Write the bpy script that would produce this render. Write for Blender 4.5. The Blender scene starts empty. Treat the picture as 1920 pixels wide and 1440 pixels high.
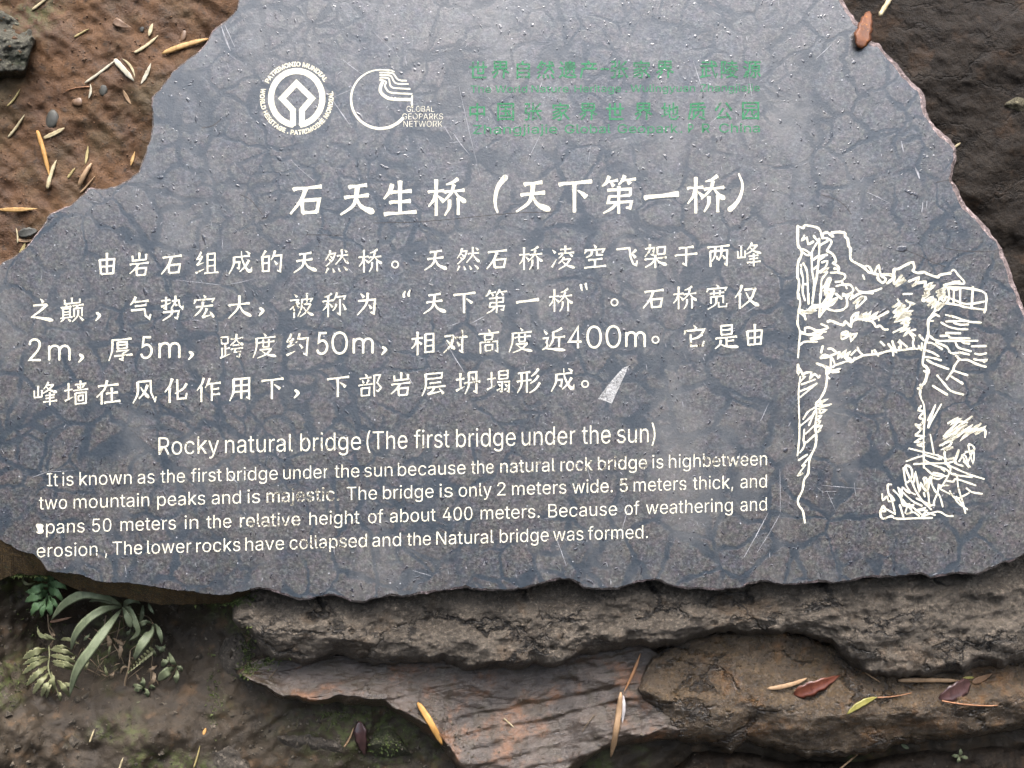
import bpy, math, random
import numpy as np
from mathutils import Matrix, Vector
from mathutils.bvhtree import BVHTree

S = bpy.context.scene
COL = S.collection
random.seed(7)
RNG = np.random.default_rng(11)

# ------------------------------------------------------------------ camera, sky, sun, exposure
K = 0.0007            # metres per photo pixel on the face of the slab
DIST = 1.25           # camera to slab face
TILT = math.radians(45)
ORIGIN = Vector((0, 0, 0.75))
FR = Matrix(((1, 0, 0, 0), (0, math.cos(TILT), -math.sin(TILT), 0), (0, math.sin(TILT), math.cos(TILT), 0), (0, 0, 0, 1)))
FR = Matrix.Translation(ORIGIN) @ FR          # slab frame: u right, v up the slab, w out of its face

cam = bpy.data.cameras.new('camera')
cam.sensor_width = 36
cam.lens = 36 * DIST / (1920 * K)
cam.clip_start = 0.01
cam.clip_end = 500
camo = bpy.data.objects.new('camera', cam)
COL.objects.link(camo)
camo.matrix_world = FR @ Matrix.Translation((0, 0, DIST))
S.camera = camo

SUN_EL, SUN_AZ = math.radians(72), math.radians(14)     # azimuth from +Y towards +X
world = bpy.data.worlds.new('World')
S.world = world
world.use_nodes = True
wn, wl = world.node_tree.nodes, world.node_tree.links
bg = wn['Background']
sky = wn.new('ShaderNodeTexSky')
sky.sky_type = 'NISHITA'
sky.sun_disc = False
sky.sun_elevation = SUN_EL
sky.sun_rotation = SUN_AZ
sky.air_density = 1.0
sky.dust_density = 4.0
sky.ozone_density = 1.0
bg.inputs['Strength'].default_value = 0.10
# overcast: cloud veil whitens the blue, valley trees and cliffs shade the low sky
tc = wn.new('ShaderNodeTexCoord')
sep = wn.new('ShaderNodeSeparateXYZ')
wl.new(tc.outputs['Generated'], sep.inputs[0])
mr = wn.new('ShaderNodeMapRange')
mr.interpolation_type = 'SMOOTHSTEP'
mr.inputs['From Min'].default_value = 0.51
mr.inputs['From Max'].default_value = 0.98
mr.inputs['To Min'].default_value = 0.08
mr.inputs['To Max'].default_value = 4.4
wl.new(sep.outputs['Z'], mr.inputs['Value'])
hs = wn.new('ShaderNodeHueSaturation')
hs.inputs['Hue'].default_value = 0.488
hs.inputs['Saturation'].default_value = 0.56
wl.new(sky.outputs[0], hs.inputs['Color'])
mul = wn.new('ShaderNodeVectorMath')
mul.operation = 'SCALE'
wl.new(hs.outputs[0], mul.inputs[0])
wl.new(mr.outputs[0], mul.inputs['Scale'])
wl.new(mul.outputs[0], bg.inputs['Color'])

sun = bpy.data.lights.new('sun', 'SUN')
sun.energy = 0.9
sun.angle = math.radians(50)
sun.color = (1.0, 0.96, 0.9)
suno = bpy.data.objects.new('sun', sun)
COL.objects.link(suno)
sd = Vector((math.cos(SUN_EL) * math.sin(SUN_AZ), math.cos(SUN_EL) * math.cos(SUN_AZ), math.sin(SUN_EL)))
suno.rotation_euler = sd.to_track_quat('Z', 'Y').to_euler()
suno.location = (0, 0, 6)

S.view_settings.view_transform = 'Standard'
S.view_settings.look = 'None'
S.view_settings.gamma = 1.0
S.view_settings.exposure = 1.86
S.cycles.use_denoising = True
S.cycles.max_bounces = 6
S.cycles.transparent_max_bounces = 12

# ------------------------------------------------------------------ helpers
def hash2(ix, iy, seed):
    h = (ix.astype(np.int64) * 374761393 + iy.astype(np.int64) * 668265263 + seed * 974634777) & 0xffffffff
    h = ((h ^ (h >> 13)) * 1274126177) & 0xffffffff
    return ((h ^ (h >> 16)) & 0xffff) / 65535.0

def perlin(x, y, seed=0):
    x = np.asarray(x, float); y = np.asarray(y, float)
    ix, iy = np.floor(x), np.floor(y)
    fx, fy = x - ix, y - iy
    ux, uy = fx * fx * fx * (fx * (fx * 6 - 15) + 10), fy * fy * fy * (fy * (fy * 6 - 15) + 10)
    def g(dx, dy):
        a = hash2(ix + dx, iy + dy, seed) * 2 * np.pi
        return np.cos(a) * (fx - dx) + np.sin(a) * (fy - dy)
    a = g(0, 0) * (1 - ux) + g(1, 0) * ux
    b = g(0, 1) * (1 - ux) + g(1, 1) * ux
    return (a * (1 - uy) + b * uy) * 1.5

def fbm(x, y, wl_, octs=4, seed=0, gain=0.5, ridged=False):
    r = 0; a = 1.0; f = 1.0 / wl_
    for o in range(octs):
        n = perlin(x * f + 13.7 * o, y * f - 7.3 * o, seed + o)
        r = r + a * ((1 - 2 * np.abs(n)) if ridged else n)
        a *= gain; f *= 2.03
    return r

def sstep(a, b, x):
    t = np.clip((np.asarray(x, float) - a) / (b - a), 0, 1)
    return t * t * (3 - 2 * t)

def px(x, y, w=0.0):
    """point seen at photo pixel (x, y) lying at height w above the slab face"""
    s = K * (DIST - w) / DIST
    return ((x - 960) * s, (720 - y) * s, w)

def mk(name, verts, faces, mats, parent=None, base=None, fmat=None, smooth=True):
    v = np.asarray(verts, float).reshape(-1, 3)
    if parent is not None:
        base = np.array(parent['_b'])
    elif base is None:
        base = np.array([v[:, 0].mean(), v[:, 1].mean(), v[:, 2].min()])
    base = np.asarray(base, float)
    me = bpy.data.meshes.new(name)
    me.from_pydata((v - base).tolist(), [], faces)
    for m in (mats if isinstance(mats, (list, tuple)) else [mats]):
        me.materials.append(m)
    if fmat is not None:
        me.polygons.foreach_set('material_index', np.asarray(fmat, np.int32))
    me.polygons.foreach_set('use_smooth', np.full(len(me.polygons), smooth))
    me.update()
    o = bpy.data.objects.new(name, me)
    COL.objects.link(o)
    if parent is not None:
        o.parent = parent
    else:
        o['_b'] = [float(t) for t in base]
        o.matrix_world = FR @ Matrix.Translation(base.tolist())
    return o

def empty(name, base):
    o = bpy.data.objects.new(name, None)
    COL.objects.link(o)
    o.empty_display_size = 0.02
    o['_b'] = [float(t) for t in base]
    o.matrix_world = FR @ Matrix.Translation(tuple(base))
    return o

def tag(o, label=None, cat=None, group=None, kind=None):
    if label: o['label'] = label
    if cat: o['category'] = cat
    if group: o['group'] = group
    if kind: o['kind'] = kind
    return o

# ------------------------------------------------------------------ node helpers
class NT:
    def __init__(self, name):
        self.m = bpy.data.materials.new(name)
        self.m.use_nodes = True
        self.t = self.m.node_tree
        self.n, self.l = self.t.nodes, self.t.links
        self.b = self.n['Principled BSDF']
        self.out = self.n['Material Output']
        self.co = self.n.new('ShaderNodeTexCoord').outputs['Object']
    def set(self, sock, v):
        if hasattr(v, 'is_output') or isinstance(v, bpy.types.NodeSocket):
            self.l.new(v, sock)
        else:
            sock.default_value = v
    def node(self, t, **kw):
        n = self.n.new(t)
        for k, v in kw.items():
            setattr(n, k, v)
        return n
    def mapping(self, scale=(1, 1, 1), rot=(0, 0, 0), loc=(0, 0, 0), vec=None):
        n = self.node('ShaderNodeMapping')
        self.l.new(vec if vec is not None else self.co, n.inputs[0])
        n.inputs['Scale'].default_value = scale
        n.inputs['Rotation'].default_value = rot
        n.inputs['Location'].default_value = loc
        return n.outputs[0]
    def noise(self, scale, detail=5, rough=0.55, dist=0.0, vec=None, out='Fac'):
        n = self.node('ShaderNodeTexNoise')
        self.l.new(vec if vec is not None else self.co, n.inputs['Vector'])
        n.inputs['Scale'].default_value = scale
        n.inputs['Detail'].default_value = detail
        n.inputs['Roughness'].default_value = rough
        n.inputs['Distortion'].default_value = dist
        return n.outputs[out]
    def voro(self, scale, feature='F1', vec=None, out='Distance', rnd=1.0):
        n = self.node('ShaderNodeTexVoronoi', feature=feature)
        self.l.new(vec if vec is not None else self.co, n.inputs['Vector'])
        n.inputs['Scale'].default_value = scale
        n.inputs['Randomness'].default_value = rnd
        return n.outputs[out], n
    def rng(self, v, a, b, c=0.0, d=1.0, smooth=True):
        n = self.node('ShaderNodeMapRange')
        n.interpolation_type = 'SMOOTHSTEP' if smooth else 'LINEAR'
        self.set(n.inputs['Value'], v)
        self.set(n.inputs['From Min'], a); self.set(n.inputs['From Max'], b)
        self.set(n.inputs['To Min'], c); self.set(n.inputs['To Max'], d)
        return n.outputs[0]
    def math(self, op, a, b=0.0, c=None):
        n = self.node('ShaderNodeMath', operation=op)
        self.set(n.inputs[0], a); self.set(n.inputs[1], b)
        if c is not None: self.set(n.inputs[2], c)
        return n.outputs[0]
    def mix(self, f, a, b, mode='MIX'):
        n = self.node('ShaderNodeMix', data_type='RGBA', blend_type=mode)
        self.set(n.inputs[0], f)
        for s, v in ((n.inputs[6], a), (n.inputs[7], b)):
            self.set(s, v if not isinstance(v, tuple) or len(v) == 4 else v + (1.0,))
        return n.outputs[2]
    def rgb(self, v):
        n = self.node('ShaderNodeCombineColor')
        for i in range(3): self.l.new(v, n.inputs[i])
        return n.outputs[0]
    def bump(self, h, strength=0.5, dist=0.002, prev=None):
        n = self.node('ShaderNodeBump')
        n.inputs['Strength'].default_value = strength
        n.inputs['Distance'].default_value = dist
        self.l.new(h, n.inputs['Height'])
        if prev is not None: self.l.new(prev, n.inputs['Normal'])
        return n.outputs[0]
    def attr(self, name, out='Fac'):
        n = self.node('ShaderNodeAttribute', attribute_name=name)
        return n.outputs[out]
    def done(self, col=None, rough=None, normal=None, spec=None, **kw):
        if col is not None: self.set(self.b.inputs['Base Color'], col if not isinstance(col, tuple) or len(col) == 4 else col + (1.0,))
        if rough is not None: self.set(self.b.inputs['Roughness'], rough)
        if spec is not None: self.set(self.b.inputs['Specular IOR Level'], spec)
        if normal is not None: self.l.new(normal, self.b.inputs['Normal'])
        for k, v in kw.items(): self.set(self.b.inputs[k], v)
        return self.m
# ------------------------------------------------------------------ materials
def mat_slab():
    t = NT('wet_limestone')
    wob = t.noise(8, 2, 0.5, vec=t.co, out='Color')
    vm = t.node('ShaderNodeVectorMath', operation='MULTIPLY_ADD')
    t.l.new(wob, vm.inputs[0]); vm.inputs[1].default_value = (0.075, 0.075, 0.0); t.l.new(t.co, vm.inputs[2])
    wob2 = t.noise(26, 4, 0.6, vec=t.co, out='Color')
    vm2 = t.node('ShaderNodeVectorMath', operation='MULTIPLY_ADD')
    t.l.new(wob2, vm2.inputs[0]); vm2.inputs[1].default_value = (0.030, 0.030, 0.0); t.l.new(vm.outputs[0], vm2.inputs[2])
    v2 = vm2.outputs[0]
    # rounded nodules in a darker bluish cement: wide soft veins, broken up here and there
    e1, _ = t.voro(18, 'DISTANCE_TO_EDGE', vec=v2)
    e2, _ = t.voro(31, 'DISTANCE_TO_EDGE', vec=t.mapping(loc=(3.1, 1.7, 0), vec=v2))
    fray = t.noise(170, 4, 0.65)
    wv = t.rng(t.noise(9, 3), 0.3, 0.7, 0.042, 0.118)
    wv = t.math('ADD', wv, t.math('MULTIPLY', t.math('SUBTRACT', fray, 0.5), 0.12))
    m1 = t.rng(e1, wv, t.math('MULTIPLY', wv, 0.35))
    n = t.math('MULTIPLY', m1, t.rng(t.noise(10, 3, vec=t.mapping(loc=(5, 2, 0))), 0.38, 0.52, 0.10, 1.0))
    m2 = t.math('MULTIPLY', t.rng(e2, 0.11, 0.03), t.rng(t.noise(9, 3, vec=t.mapping(loc=(9, 4, 0))), 0.50, 0.60, 0.0, 0.9))
    vein = t.math('MAXIMUM', n, m2)
    blot = t.noise(14, 6, 0.62)
    grain = t.noise(420, 5, 0.72)
    grain2 = t.noise(1300, 3, 0.7)
    c = t.mix(t.rng(blot, 0.3, 0.7), (0.042, 0.0375, 0.033), (0.078, 0.0705, 0.063))
    c = t.mix(t.rng(t.noise(28, 5, 0.6, vec=t.mapping(loc=(1, 8, 0))), 0.42, 0.68, 0, 0.8), c, (0.034, 0.043, 0.053))
    c = t.mix(t.rng(grain, 0.33, 0.67, 0, 0.85), t.mix(0.62, c, (0.016, 0.014, 0.016)), t.mix(0.12, c, (0.34, 0.34, 0.33)))
    c = t.mix(t.rng(grain2, 0.25, 0.75, 0.0, 0.5), c, t.mix(0.5, c, (0.01, 0.01, 0.012)))
    hue = t.noise(95, 4, 0.7, out='Color')
    c = t.mix(0.75, c, t.mix(0.35, (0.5, 0.5, 0.5), hue), 'OVERLAY')
    mot = t.noise(210, 5, 0.7, vec=t.mapping(loc=(6, 2, 0)))
    c = t.mix(t.rng(mot, 0.36, 0.64, 0.7, 0.0), c, (0.012, 0.0115, 0.013))
    c = t.mix(t.rng(mot, 0.52, 0.72, 0.0, 0.5), c, (0.10, 0.094, 0.09))
    c = t.mix(t.math('MULTIPLY', vein, 0.88), c, t.mix(grain, (0.003, 0.0062, 0.010), (0.018, 0.026, 0.035)))
    c = t.mix(t.rng(t.noise(6, 6, 0.65, vec=t.mapping(scale=(1.3, 0.6, 1), loc=(8, 1, 0))), 0.50, 0.68, 0, 0.35), c, (0.105, 0.100, 0.094))
    # pale scuffs and specks
    d, vn = t.voro(150)
    rndc = t.node('ShaderNodeSeparateColor'); t.l.new(vn.outputs['Color'], rndc.inputs[0])
    sp = t.math('MULTIPLY', t.rng(d, 0.20, 0.08), t.rng(rndc.outputs[0], 0.955, 0.975))
    c = t.mix(t.math('MULTIPLY', sp, 0.6), c, (0.34, 0.34, 0.35))
    sc = t.noise(55, 4, 0.7, vec=t.mapping(scale=(1, 7, 1), rot=(0, 0, 0.9)))
    scm = t.math('MULTIPLY', t.rng(sc, 0.69, 0.76), t.rng(t.noise(5, 2, vec=t.mapping(loc=(2, 6, 0))), 0.48, 0.62, 0, 0.55))
    c = t.mix(scm, c, (0.38, 0.38, 0.40))
    # water drops: dark wet commas
    dv = t.mapping(scale=(1.25, 0.8, 1.0), loc=(0.3, 0.1, 0), vec=v2)
    hts = []
    drops = None
    dens = t.rng(t.noise(4, 2, vec=t.mapping(loc=(7, 7, 0))), 0.35, 0.65, 0.55, 0.15)
    for s_, r0 in ((190, 0.42), (75, 0.22)):
        dd, dn = t.voro(s_, vec=dv)
        q = t.node('ShaderNodeSeparateColor'); t.l.new(dn.outputs['Color'], q.inputs[0])
        rad = t.rng(q.outputs[1], 0, 1, r0 * 0.45, r0)
        on = t.math('GREATER_THAN', q.outputs[0], dens if s_ == 175 else 0.84)
        k_ = t.math('MULTIPLY', t.rng(t.math('DIVIDE', dd, rad), 1.0, 0.45), on)
        drops = k_ if drops is None else t.math('MAXIMUM', drops, k_)
    c = t.mix(t.math('MULTIPLY', drops, 0.88), c, (0.012, 0.012, 0.016))
    h = t.math('ADD', t.math('MULTIPLY', grain, 0.35), t.math('MULTIPLY', t.noise(45, 5, 0.6), 0.7))
    h = t.math('SUBTRACT', h, t.math('MULTIPLY', vein, 0.10))
    nrm = t.bump(h, 0.22, 0.004)
    nrm = t.bump(drops, 0.35, 0.0014, nrm)
    r = t.rng(t.noise(60, 4), 0.3, 0.7, 0.22, 0.33)
    r = t.math('SUBTRACT', r, t.math('MULTIPLY', drops, 0.15))
    r = t.math('ADD', r, t.rng(t.noise(5, 5, 0.6, vec=t.mapping(scale=(1, 0.6, 1), loc=(1, 5, 0))), 0.38, 0.64, -0.05, 0.09))
    r = t.math('ADD', r, t.math('MULTIPLY', vein, 0.10))
    return t.done(c, r, nrm, t.math('SUBTRACT', 0.66, t.math('MULTIPLY', vein, 0.10)))

def mat_broken(name, ca, cb, cc=None, rough=0.6, sc=1.0, bump=0.8, spec=0.25, grit=1.0, film=0.0, cracks=0.0):
    t = NT(name)
    a = t.noise(26 * sc, 7, 0.65); b = t.noise(120 * sc, 7, 0.72); g = t.noise(620 * sc, 5, 0.75)
    k, kn = t.voro(330 * sc)
    q = t.node('ShaderNodeSeparateColor'); t.l.new(kn.outputs['Color'], q.inputs[0])
    c = t.mix(t.rng(a, 0.34, 0.66), ca, cb)
    if cc is not None:
        c = t.mix(t.rng(t.noise(17 * sc, 6, 0.68, vec=t.mapping(loc=(4, 9, 2))), 0.52, 0.66, 0, 0.85), c, cc)
    c = t.mix(t.rng(b, 0.32, 0.60, 0.6, 0.0), c, tuple(x * 0.3 for x in ca))
    c = t.mix(t.rng(g, 0.48, 0.70, 0.0, 0.55), c, tuple(min(1, x * 2.2) for x in cb))
    c = t.mix(t.math('MULTIPLY', t.rng(q.outputs[0], 0.80, 0.95), 0.5 * grit), c, tuple(min(1, x * 2.6) for x in cb))
    c = t.mix(t.math('MULTIPLY', t.rng(q.outputs[1], 0.75, 0.95), 0.35 * grit), c, tuple(x * 0.3 for x in ca))
    h = t.math('ADD', t.math('MULTIPLY', b, 1.0), t.math('MULTIPLY', g, 0.4))
    h = t.math('ADD', h, t.math('MULTIPLY', q.outputs[2], 0.10 * grit))
    if cracks:
        wob = t.noise(22 * sc, 5, 0.65, out='Color')
        vm = t.node('ShaderNodeVectorMath', operation='MULTIPLY_ADD')
        t.l.new(wob, vm.inputs[0]); vm.inputs[1].default_value = (0.05, 0.05, 0.05); t.l.new(t.co, vm.inputs[2])
        e, _ = t.voro(1.0, 'DISTANCE_TO_EDGE', vec=t.mapping(scale=(7, 17, 17), rot=(0, 0, -0.12), vec=vm.outputs[0]))
        ck = t.math('MULTIPLY', t.rng(e, 0.045, 0.006), t.rng(t.noise(15, 4, 0.6, vec=t.mapping(loc=(2, 7, 5))), 0.44, 0.56, 0, cracks))
        c = t.mix(t.math('MULTIPLY', ck, 0.9), c, tuple(x * 0.12 for x in ca))
        h = t.math('SUBTRACT', h, t.math('MULTIPLY', ck, 1.6))
    nrm = t.bump(h, bump, 0.011)
    nrm = t.bump(a, 0.5, 0.015, nrm)
    r = t.rng(b, 0.3, 0.7, rough - 0.12, rough + 0.15)
    if film:
        fm = t.rng(t.noise(20, 5, 0.6, vec=t.mapping(scale=(1, 2.2, 2.2), loc=(8, 3, 1))), 0.48, 0.60, 0, film)
        r = t.mix(fm, t.rgb(r), (0.10, 0.10, 0.10))
    return t.done(c, r, nrm, spec)

def mat_ground():
    """red mud above the slab on the left, dark earth elsewhere; 'red' and 'moss' come from the mesh"""
    t = NT('wet_earth')
    red = t.attr('red'); moss = t.attr('moss')
    a = t.noise(20, 6, 0.65); b = t.noise(75, 6, 0.68); g = t.noise(420, 5, 0.72)
    cr = t.mix(t.rng(a, 0.32, 0.68), (0.0437, 0.0193, 0.0070), (0.0749, 0.0355, 0.0130))
    cr = t.mix(t.rng(t.noise(11, 5, 0.6, vec=t.mapping(loc=(3, 3, 1))), 0.45, 0.68, 0, 0.7), cr, (0.0468, 0.0348, 0.0150))
    cr = t.mix(t.rng(b, 0.52, 0.70, 0, 0.85), cr, (0.0156, 0.0094, 0.0046))
    cr = t.mix(t.rng(t.noise(48, 5, 0.6, vec=t.mapping(loc=(7, 1, 1))), 0.56, 0.72, 0, 0.6), cr, (0.0936, 0.0493, 0.0208))
    cd = t.mix(t.rng(a, 0.32, 0.68), (0.0152, 0.0109, 0.0066), (0.0342, 0.0255, 0.0163))
    cd = t.mix(t.rng(b, 0.5, 0.7, 0, 0.6), cd, (0.0091, 0.0064, 0.0044))
    cd = t.mix(t.rng(t.noise(31, 5, 0.6, vec=t.mapping(loc=(2, 5, 1))), 0.55, 0.70, 0, 0.6), cd, (0.0722, 0.0424, 0.0201))
    f = t.rng(t.math('ADD', red, t.math('MULTIPLY', t.math('SUBTRACT', b, 0.5), 0.6)), 0.35, 0.65)
    c = t.mix(f, cd, cr)
    mf = t.math('MULTIPLY', moss, t.rng(t.noise(90, 5, 0.7, vec=t.mapping(loc=(5, 5, 0))), 0.42, 0.6))
    c = t.mix(mf, c, t.mix(g, (0.020, 0.032, 0.008), (0.075, 0.090, 0.022)))
    c = t.mix(t.rng(g, 0.3, 0.72, 0, 0.55), c, t.mix(0.7, c, (0.006, 0.005, 0.004)))
    h = t.math('ADD', t.math('MULTIPLY', b, 1.0), t.math('MULTIPLY', g, 0.4))
    nrm = t.bump(h, 0.65, 0.005)
    return t.done(c, t.rng(a, 0.3, 0.7, 0.55, 0.75), nrm, 0.22)

def mat_strata():
    t = NT('wet_slate')
    wob = t.noise(16, 4, 0.6, vec=t.co, out='Color')
    vm = t.node('ShaderNodeVectorMath', operation='MULTIPLY_ADD')
    t.l.new(wob, vm.inputs[0]); vm.inputs[1].default_value = (0.02, 0.02, 0.0); t.l.new(t.co, vm.inputs[2])
    v = t.mapping(rot=(0, 0, -0.19), vec=vm.outputs[0])
    lay = t.noise(1.0, 8, 0.68, vec=t.mapping(scale=(14, 40, 40), vec=v))
    fine = t.noise(1.0, 7, 0.72, vec=t.mapping(scale=(75, 290, 290), vec=v))
    a = t.noise(18, 5, 0.6); g = t.noise(500, 5, 0.72)
    c = t.mix(t.rng(lay, 0.38, 0.62), (0.014, 0.0095, 0.0065), (0.040, 0.029, 0.0215))
    c = t.mix(t.rng(t.noise(13, 6, 0.68, vec=t.mapping(loc=(1, 2, 3))), 0.50, 0.63, 0, 0.75), c, (0.095, 0.042, 0.017))
    c = t.mix(t.rng(t.noise(30, 6, 0.68, vec=t.mapping(loc=(4, 2, 3))), 0.48, 0.60, 0, 0.8), c, (0.022, 0.016, 0.009))
    c = t.mix(t.rng(fine, 0.57, 0.64, 0, 0.85), c, (0.007, 0.0055, 0.005))
    c = t.mix(t.rng(g, 0.5, 0.72, 0, 0.4), c, (0.13, 0.112, 0.10))
    h = t.math('ADD', t.math('MULTIPLY', lay, 0.7), t.math('MULTIPLY', fine, 0.55))
    h = t.math('ADD', h, t.math('MULTIPLY', g, 0.14))
    nrm = t.bump(h, 0.7, 0.006)
    return t.done(c, t.rng(a, 0.3, 0.7, 0.20, 0.46), nrm, 0.42)

def mat_paint(name, col, colb, wear_gain=1.0, grooves=(0.045, 0.036, 0.026), clear=0.0):
    t = NT(name)
    wear = t.attr('wear')
    reg = t.noise(26, 3, 0.6)
    fine = t.noise(520, 5, 0.7)
    med = t.noise(150, 4, 0.65, vec=t.mapping(loc=(3, 3, 0)))
    v = t.math('ADD', t.math('MULTIPLY', fine, 0.55), t.math('MULTIPLY', med, 0.45))
    lvl = t.math('ADD', t.math('MULTIPLY', wear, 0.34 * wear_gain), t.math('MULTIPLY', t.math('SUBTRACT', reg, 0.5), 0.25))
    lvl = t.math('ADD', lvl, 0.29)
    gone = t.rng(v, t.math('ADD', lvl, 0.03), t.math('SUBTRACT', lvl, 0.04))
    c = t.mix(t.rng(fine, 0.35, 0.65), colb, col)
    c = t.mix(gone, c, t.mix(med, grooves, tuple(x * 0.3 for x in grooves)))
    nrm = t.bump(v, 0.4, 0.001)
    m = t.done(c, 0.6, nrm, 0.25)
    if clear:
        tr = t.node('ShaderNodeBsdfTransparent'); mx = t.node('ShaderNodeMixShader')
        t.l.new(t.math('MULTIPLY', gone, clear), mx.inputs[0]); t.l.new(t.b.outputs[0], mx.inputs[1]); t.l.new(tr.outputs[0], mx.inputs[2])
        t.l.new(mx.outputs[0], t.out.inputs['Surface'])
    return m

def mat_leaf(name, ca, cb, sc=1.0, rough=0.62, spots=None):
    t = NT(name)
    a = t.noise(60 * sc, 5, 0.65); b = t.noise(1.0, 4, 0.6, vec=t.mapping(scale=(260, 40, 40)))
    c = t.mix(t.rng(a, 0.3, 0.7), ca, cb)
    c = t.mix(t.rng(b, 0.5, 0.72, 0, 0.35), c, tuple(x * 0.45 for x in ca))
    if spots is not None:
        c = t.mix(t.rng(t.noise(190, 4, 0.7, vec=t.mapping(loc=(2, 2, 2))), 0.60, 0.68, 0, 0.8), c, spots)
    nrm = t.bump(t.math('ADD', a, b), 0.35, 0.002)
    return t.done(c, rough, nrm, 0.3)

M = {}
M['slab'] = mat_slab()
M['edge'] = mat_broken('broken_pink_edge', (0.09, 0.070, 0.067), (0.19, 0.148, 0.142), None, 0.55)
M['edge_dark'] = mat_broken('dull_broken_edge', (0.055, 0.045, 0.04), (0.10, 0.085, 0.078), None, 0.55)
M['edge_moss'] = mat_broken('mossy_edge', (0.040, 0.024, 0.010), (0.090, 0.056, 0.019), (0.028, 0.038, 0.010), 0.6, 2.0, 1.0)
M['ground'] = mat_ground()
M['ledge'] = mat_broken('gritty_gneiss', (0.042, 0.0335, 0.0245), (0.085, 0.070, 0.053), (0.060, 0.038, 0.020), 0.48, 1.2, 0.9, 0.36, 0.8, 0.0, 1.0)
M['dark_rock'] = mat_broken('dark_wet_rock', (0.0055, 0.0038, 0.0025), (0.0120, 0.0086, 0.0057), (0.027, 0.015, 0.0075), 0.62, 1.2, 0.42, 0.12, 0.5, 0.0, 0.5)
M['grey_rock'] = mat_broken('dark_grey_rock', (0.034, 0.033, 0.024), (0.068, 0.064, 0.047), (0.022, 0.028, 0.010), 0.55, 1.3, 0.8)
M['brown_rock'] = mat_broken('smooth_brown_rock', (0.027, 0.0175, 0.0088), (0.053, 0.0355, 0.0185), (0.095, 0.045, 0.013), 0.34, 1.1, 0.75, 0.55, 0.6, 0.9, 0.8)
M['low_stone'] = mat_broken('dull_brown_stone', (0.024, 0.020, 0.015), (0.052, 0.044, 0.035), (0.032, 0.023, 0.014), 0.55, 1.0, 0.7)
M['moss_stone'] = mat_broken('mossy_stone', (0.030, 0.032, 0.018), (0.075, 0.075, 0.042), (0.030, 0.045, 0.012), 0.6, 1.5, 1.0)
M['pale_stone'] = mat_broken('pale_stone', (0.045, 0.040, 0.024), (0.075, 0.067, 0.043), None, 0.7, 1.4, 0.7, 0.15)
M['slate'] = mat_strata()
M['white'] = mat_paint('cream_white_paint', (0.49, 0.465, 0.375), (0.33, 0.305, 0.23), clear=0.25)
M['white_rim'] = mat_paint('cream_paint_rim', (0.49, 0.46, 0.365), (0.32, 0.29, 0.21), 0.75, clear=0.3)
M['green'] = mat_paint('green_paint_rim', (0.014, 0.135, 0.050), (0.014, 0.085, 0.036), 1.0, (0.03, 0.034, 0.022), clear=0.75)
M['green_fill'] = mat_paint('green_paint_worn', (0.016, 0.135, 0.052), (0.012, 0.07, 0.030), 1.0, (0.03, 0.028, 0.026), clear=0.9)
M['pale_mark'] = mat_leaf('pale_scratch', (0.10, 0.10, 0.105), (0.24, 0.24, 0.25))
M['chip'] = mat_broken('pale_chip', (0.12, 0.12, 0.12), (0.30, 0.30, 0.295), None, 0.6, 2.5, 0.6, 0.2, 0.4)
M['crack'] = mat_leaf('dark_crack', (0.012, 0.010, 0.010), (0.03, 0.024, 0.02))
# ------------------------------------------------------------------ ground: one sheet, dense in view, reaching far
def axis(lo, hi, step, far, grow=1.16):
    a = list(np.arange(lo, hi + step, step))
    s = step
    while a[-1] < far:
        s *= grow; a.append(a[-1] + s)
    s = step
    b = []
    x = lo
    while x > -far:
        s *= grow; x -= s; b.append(x)
    return np.array(b[::-1] + a)

def ground_w(x, y):
    left = sstep(620, 250, x + 0.55 * (y - 250)) * sstep(1000, 600, y)
    right = sstep(1450, 1700, x - 0.3 * (y - 300)) * sstep(1000, 600, y)
    low = sstep(960, 1120, y)
    w = -0.060 + 0.045 * left - 0.028 * right
    w = w * (1 - low) + low * (-0.102)
    hole = np.exp(-(((x - 215) / 170) ** 2 + ((y - 1180) / 75) ** 2))
    w = w - 0.045 * hole
    w = w + low * 0.05 * sstep(1230, 1400, y) * sstep(700, 300, x)
    w = w + low * 0.06 * sstep(120, -60, x)
    w = w - low * 0.05 * sstep(1390, 1470, y) * sstep(1150, 1400, x)
    amp = 1 - 0.5 * left
    w = w + 0.012 * fbm(x, y, 260, 3, 3) + 0.0075 * amp * fbm(x, y, 90, 3, 5)
    w = w + (0.0036 - 0.0018 * left) * fbm(x, y, 34, 4, 9, 0.6) + 0.0012 * fbm(x, y, 13, 2, 12)
    w = w + 0.0035 * (1 - left) * fbm(x + 0.4 * y, y, 60, 3, 21, ridged=True)
    # streaky run-off furrows in the mud
    w = w + 0.0022 * left * fbm(x * 0.5 + y * 0.5, (y - x) * 2.2, 60, 3, 31)
    return w

gx = axis(-300, 2220, 4.4, 60000)
gy = axis(-300, 1740, 4.4, 60000)
X, Y = np.meshgrid(gx, gy)
W = ground_w(X, Y)
pv = (720 - Y) * K
path = -1.10 - pv + 0.02 * fbm(X, Y, 700, 3, 40)
kk = 0.06
hmix = np.clip(0.5 + 0.5 * (path - W) / kk, 0, 1)
W = W * (1 - hmix) + path * hmix + kk * hmix * (1 - hmix)
wc = np.clip(W, -0.25, 0.03)
fade = np.exp(-np.maximum(0, np.maximum(np.abs(X - 960) - 1300, np.abs(Y - 720) - 1000)) / 600.0)
s = K * (DIST - wc * fade) / DIST
V = np.stack([(X - 960) * s, (720 - Y) * s, W], -1).reshape(-1, 3)
ny, nx = X.shape
idx = np.arange(ny * nx).reshape(ny, nx)
F = np.stack([idx[1:, :-1], idx[1:, 1:], idx[:-1, 1:], idx[:-1, :-1]], -1).reshape(-1, 4)
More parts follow.
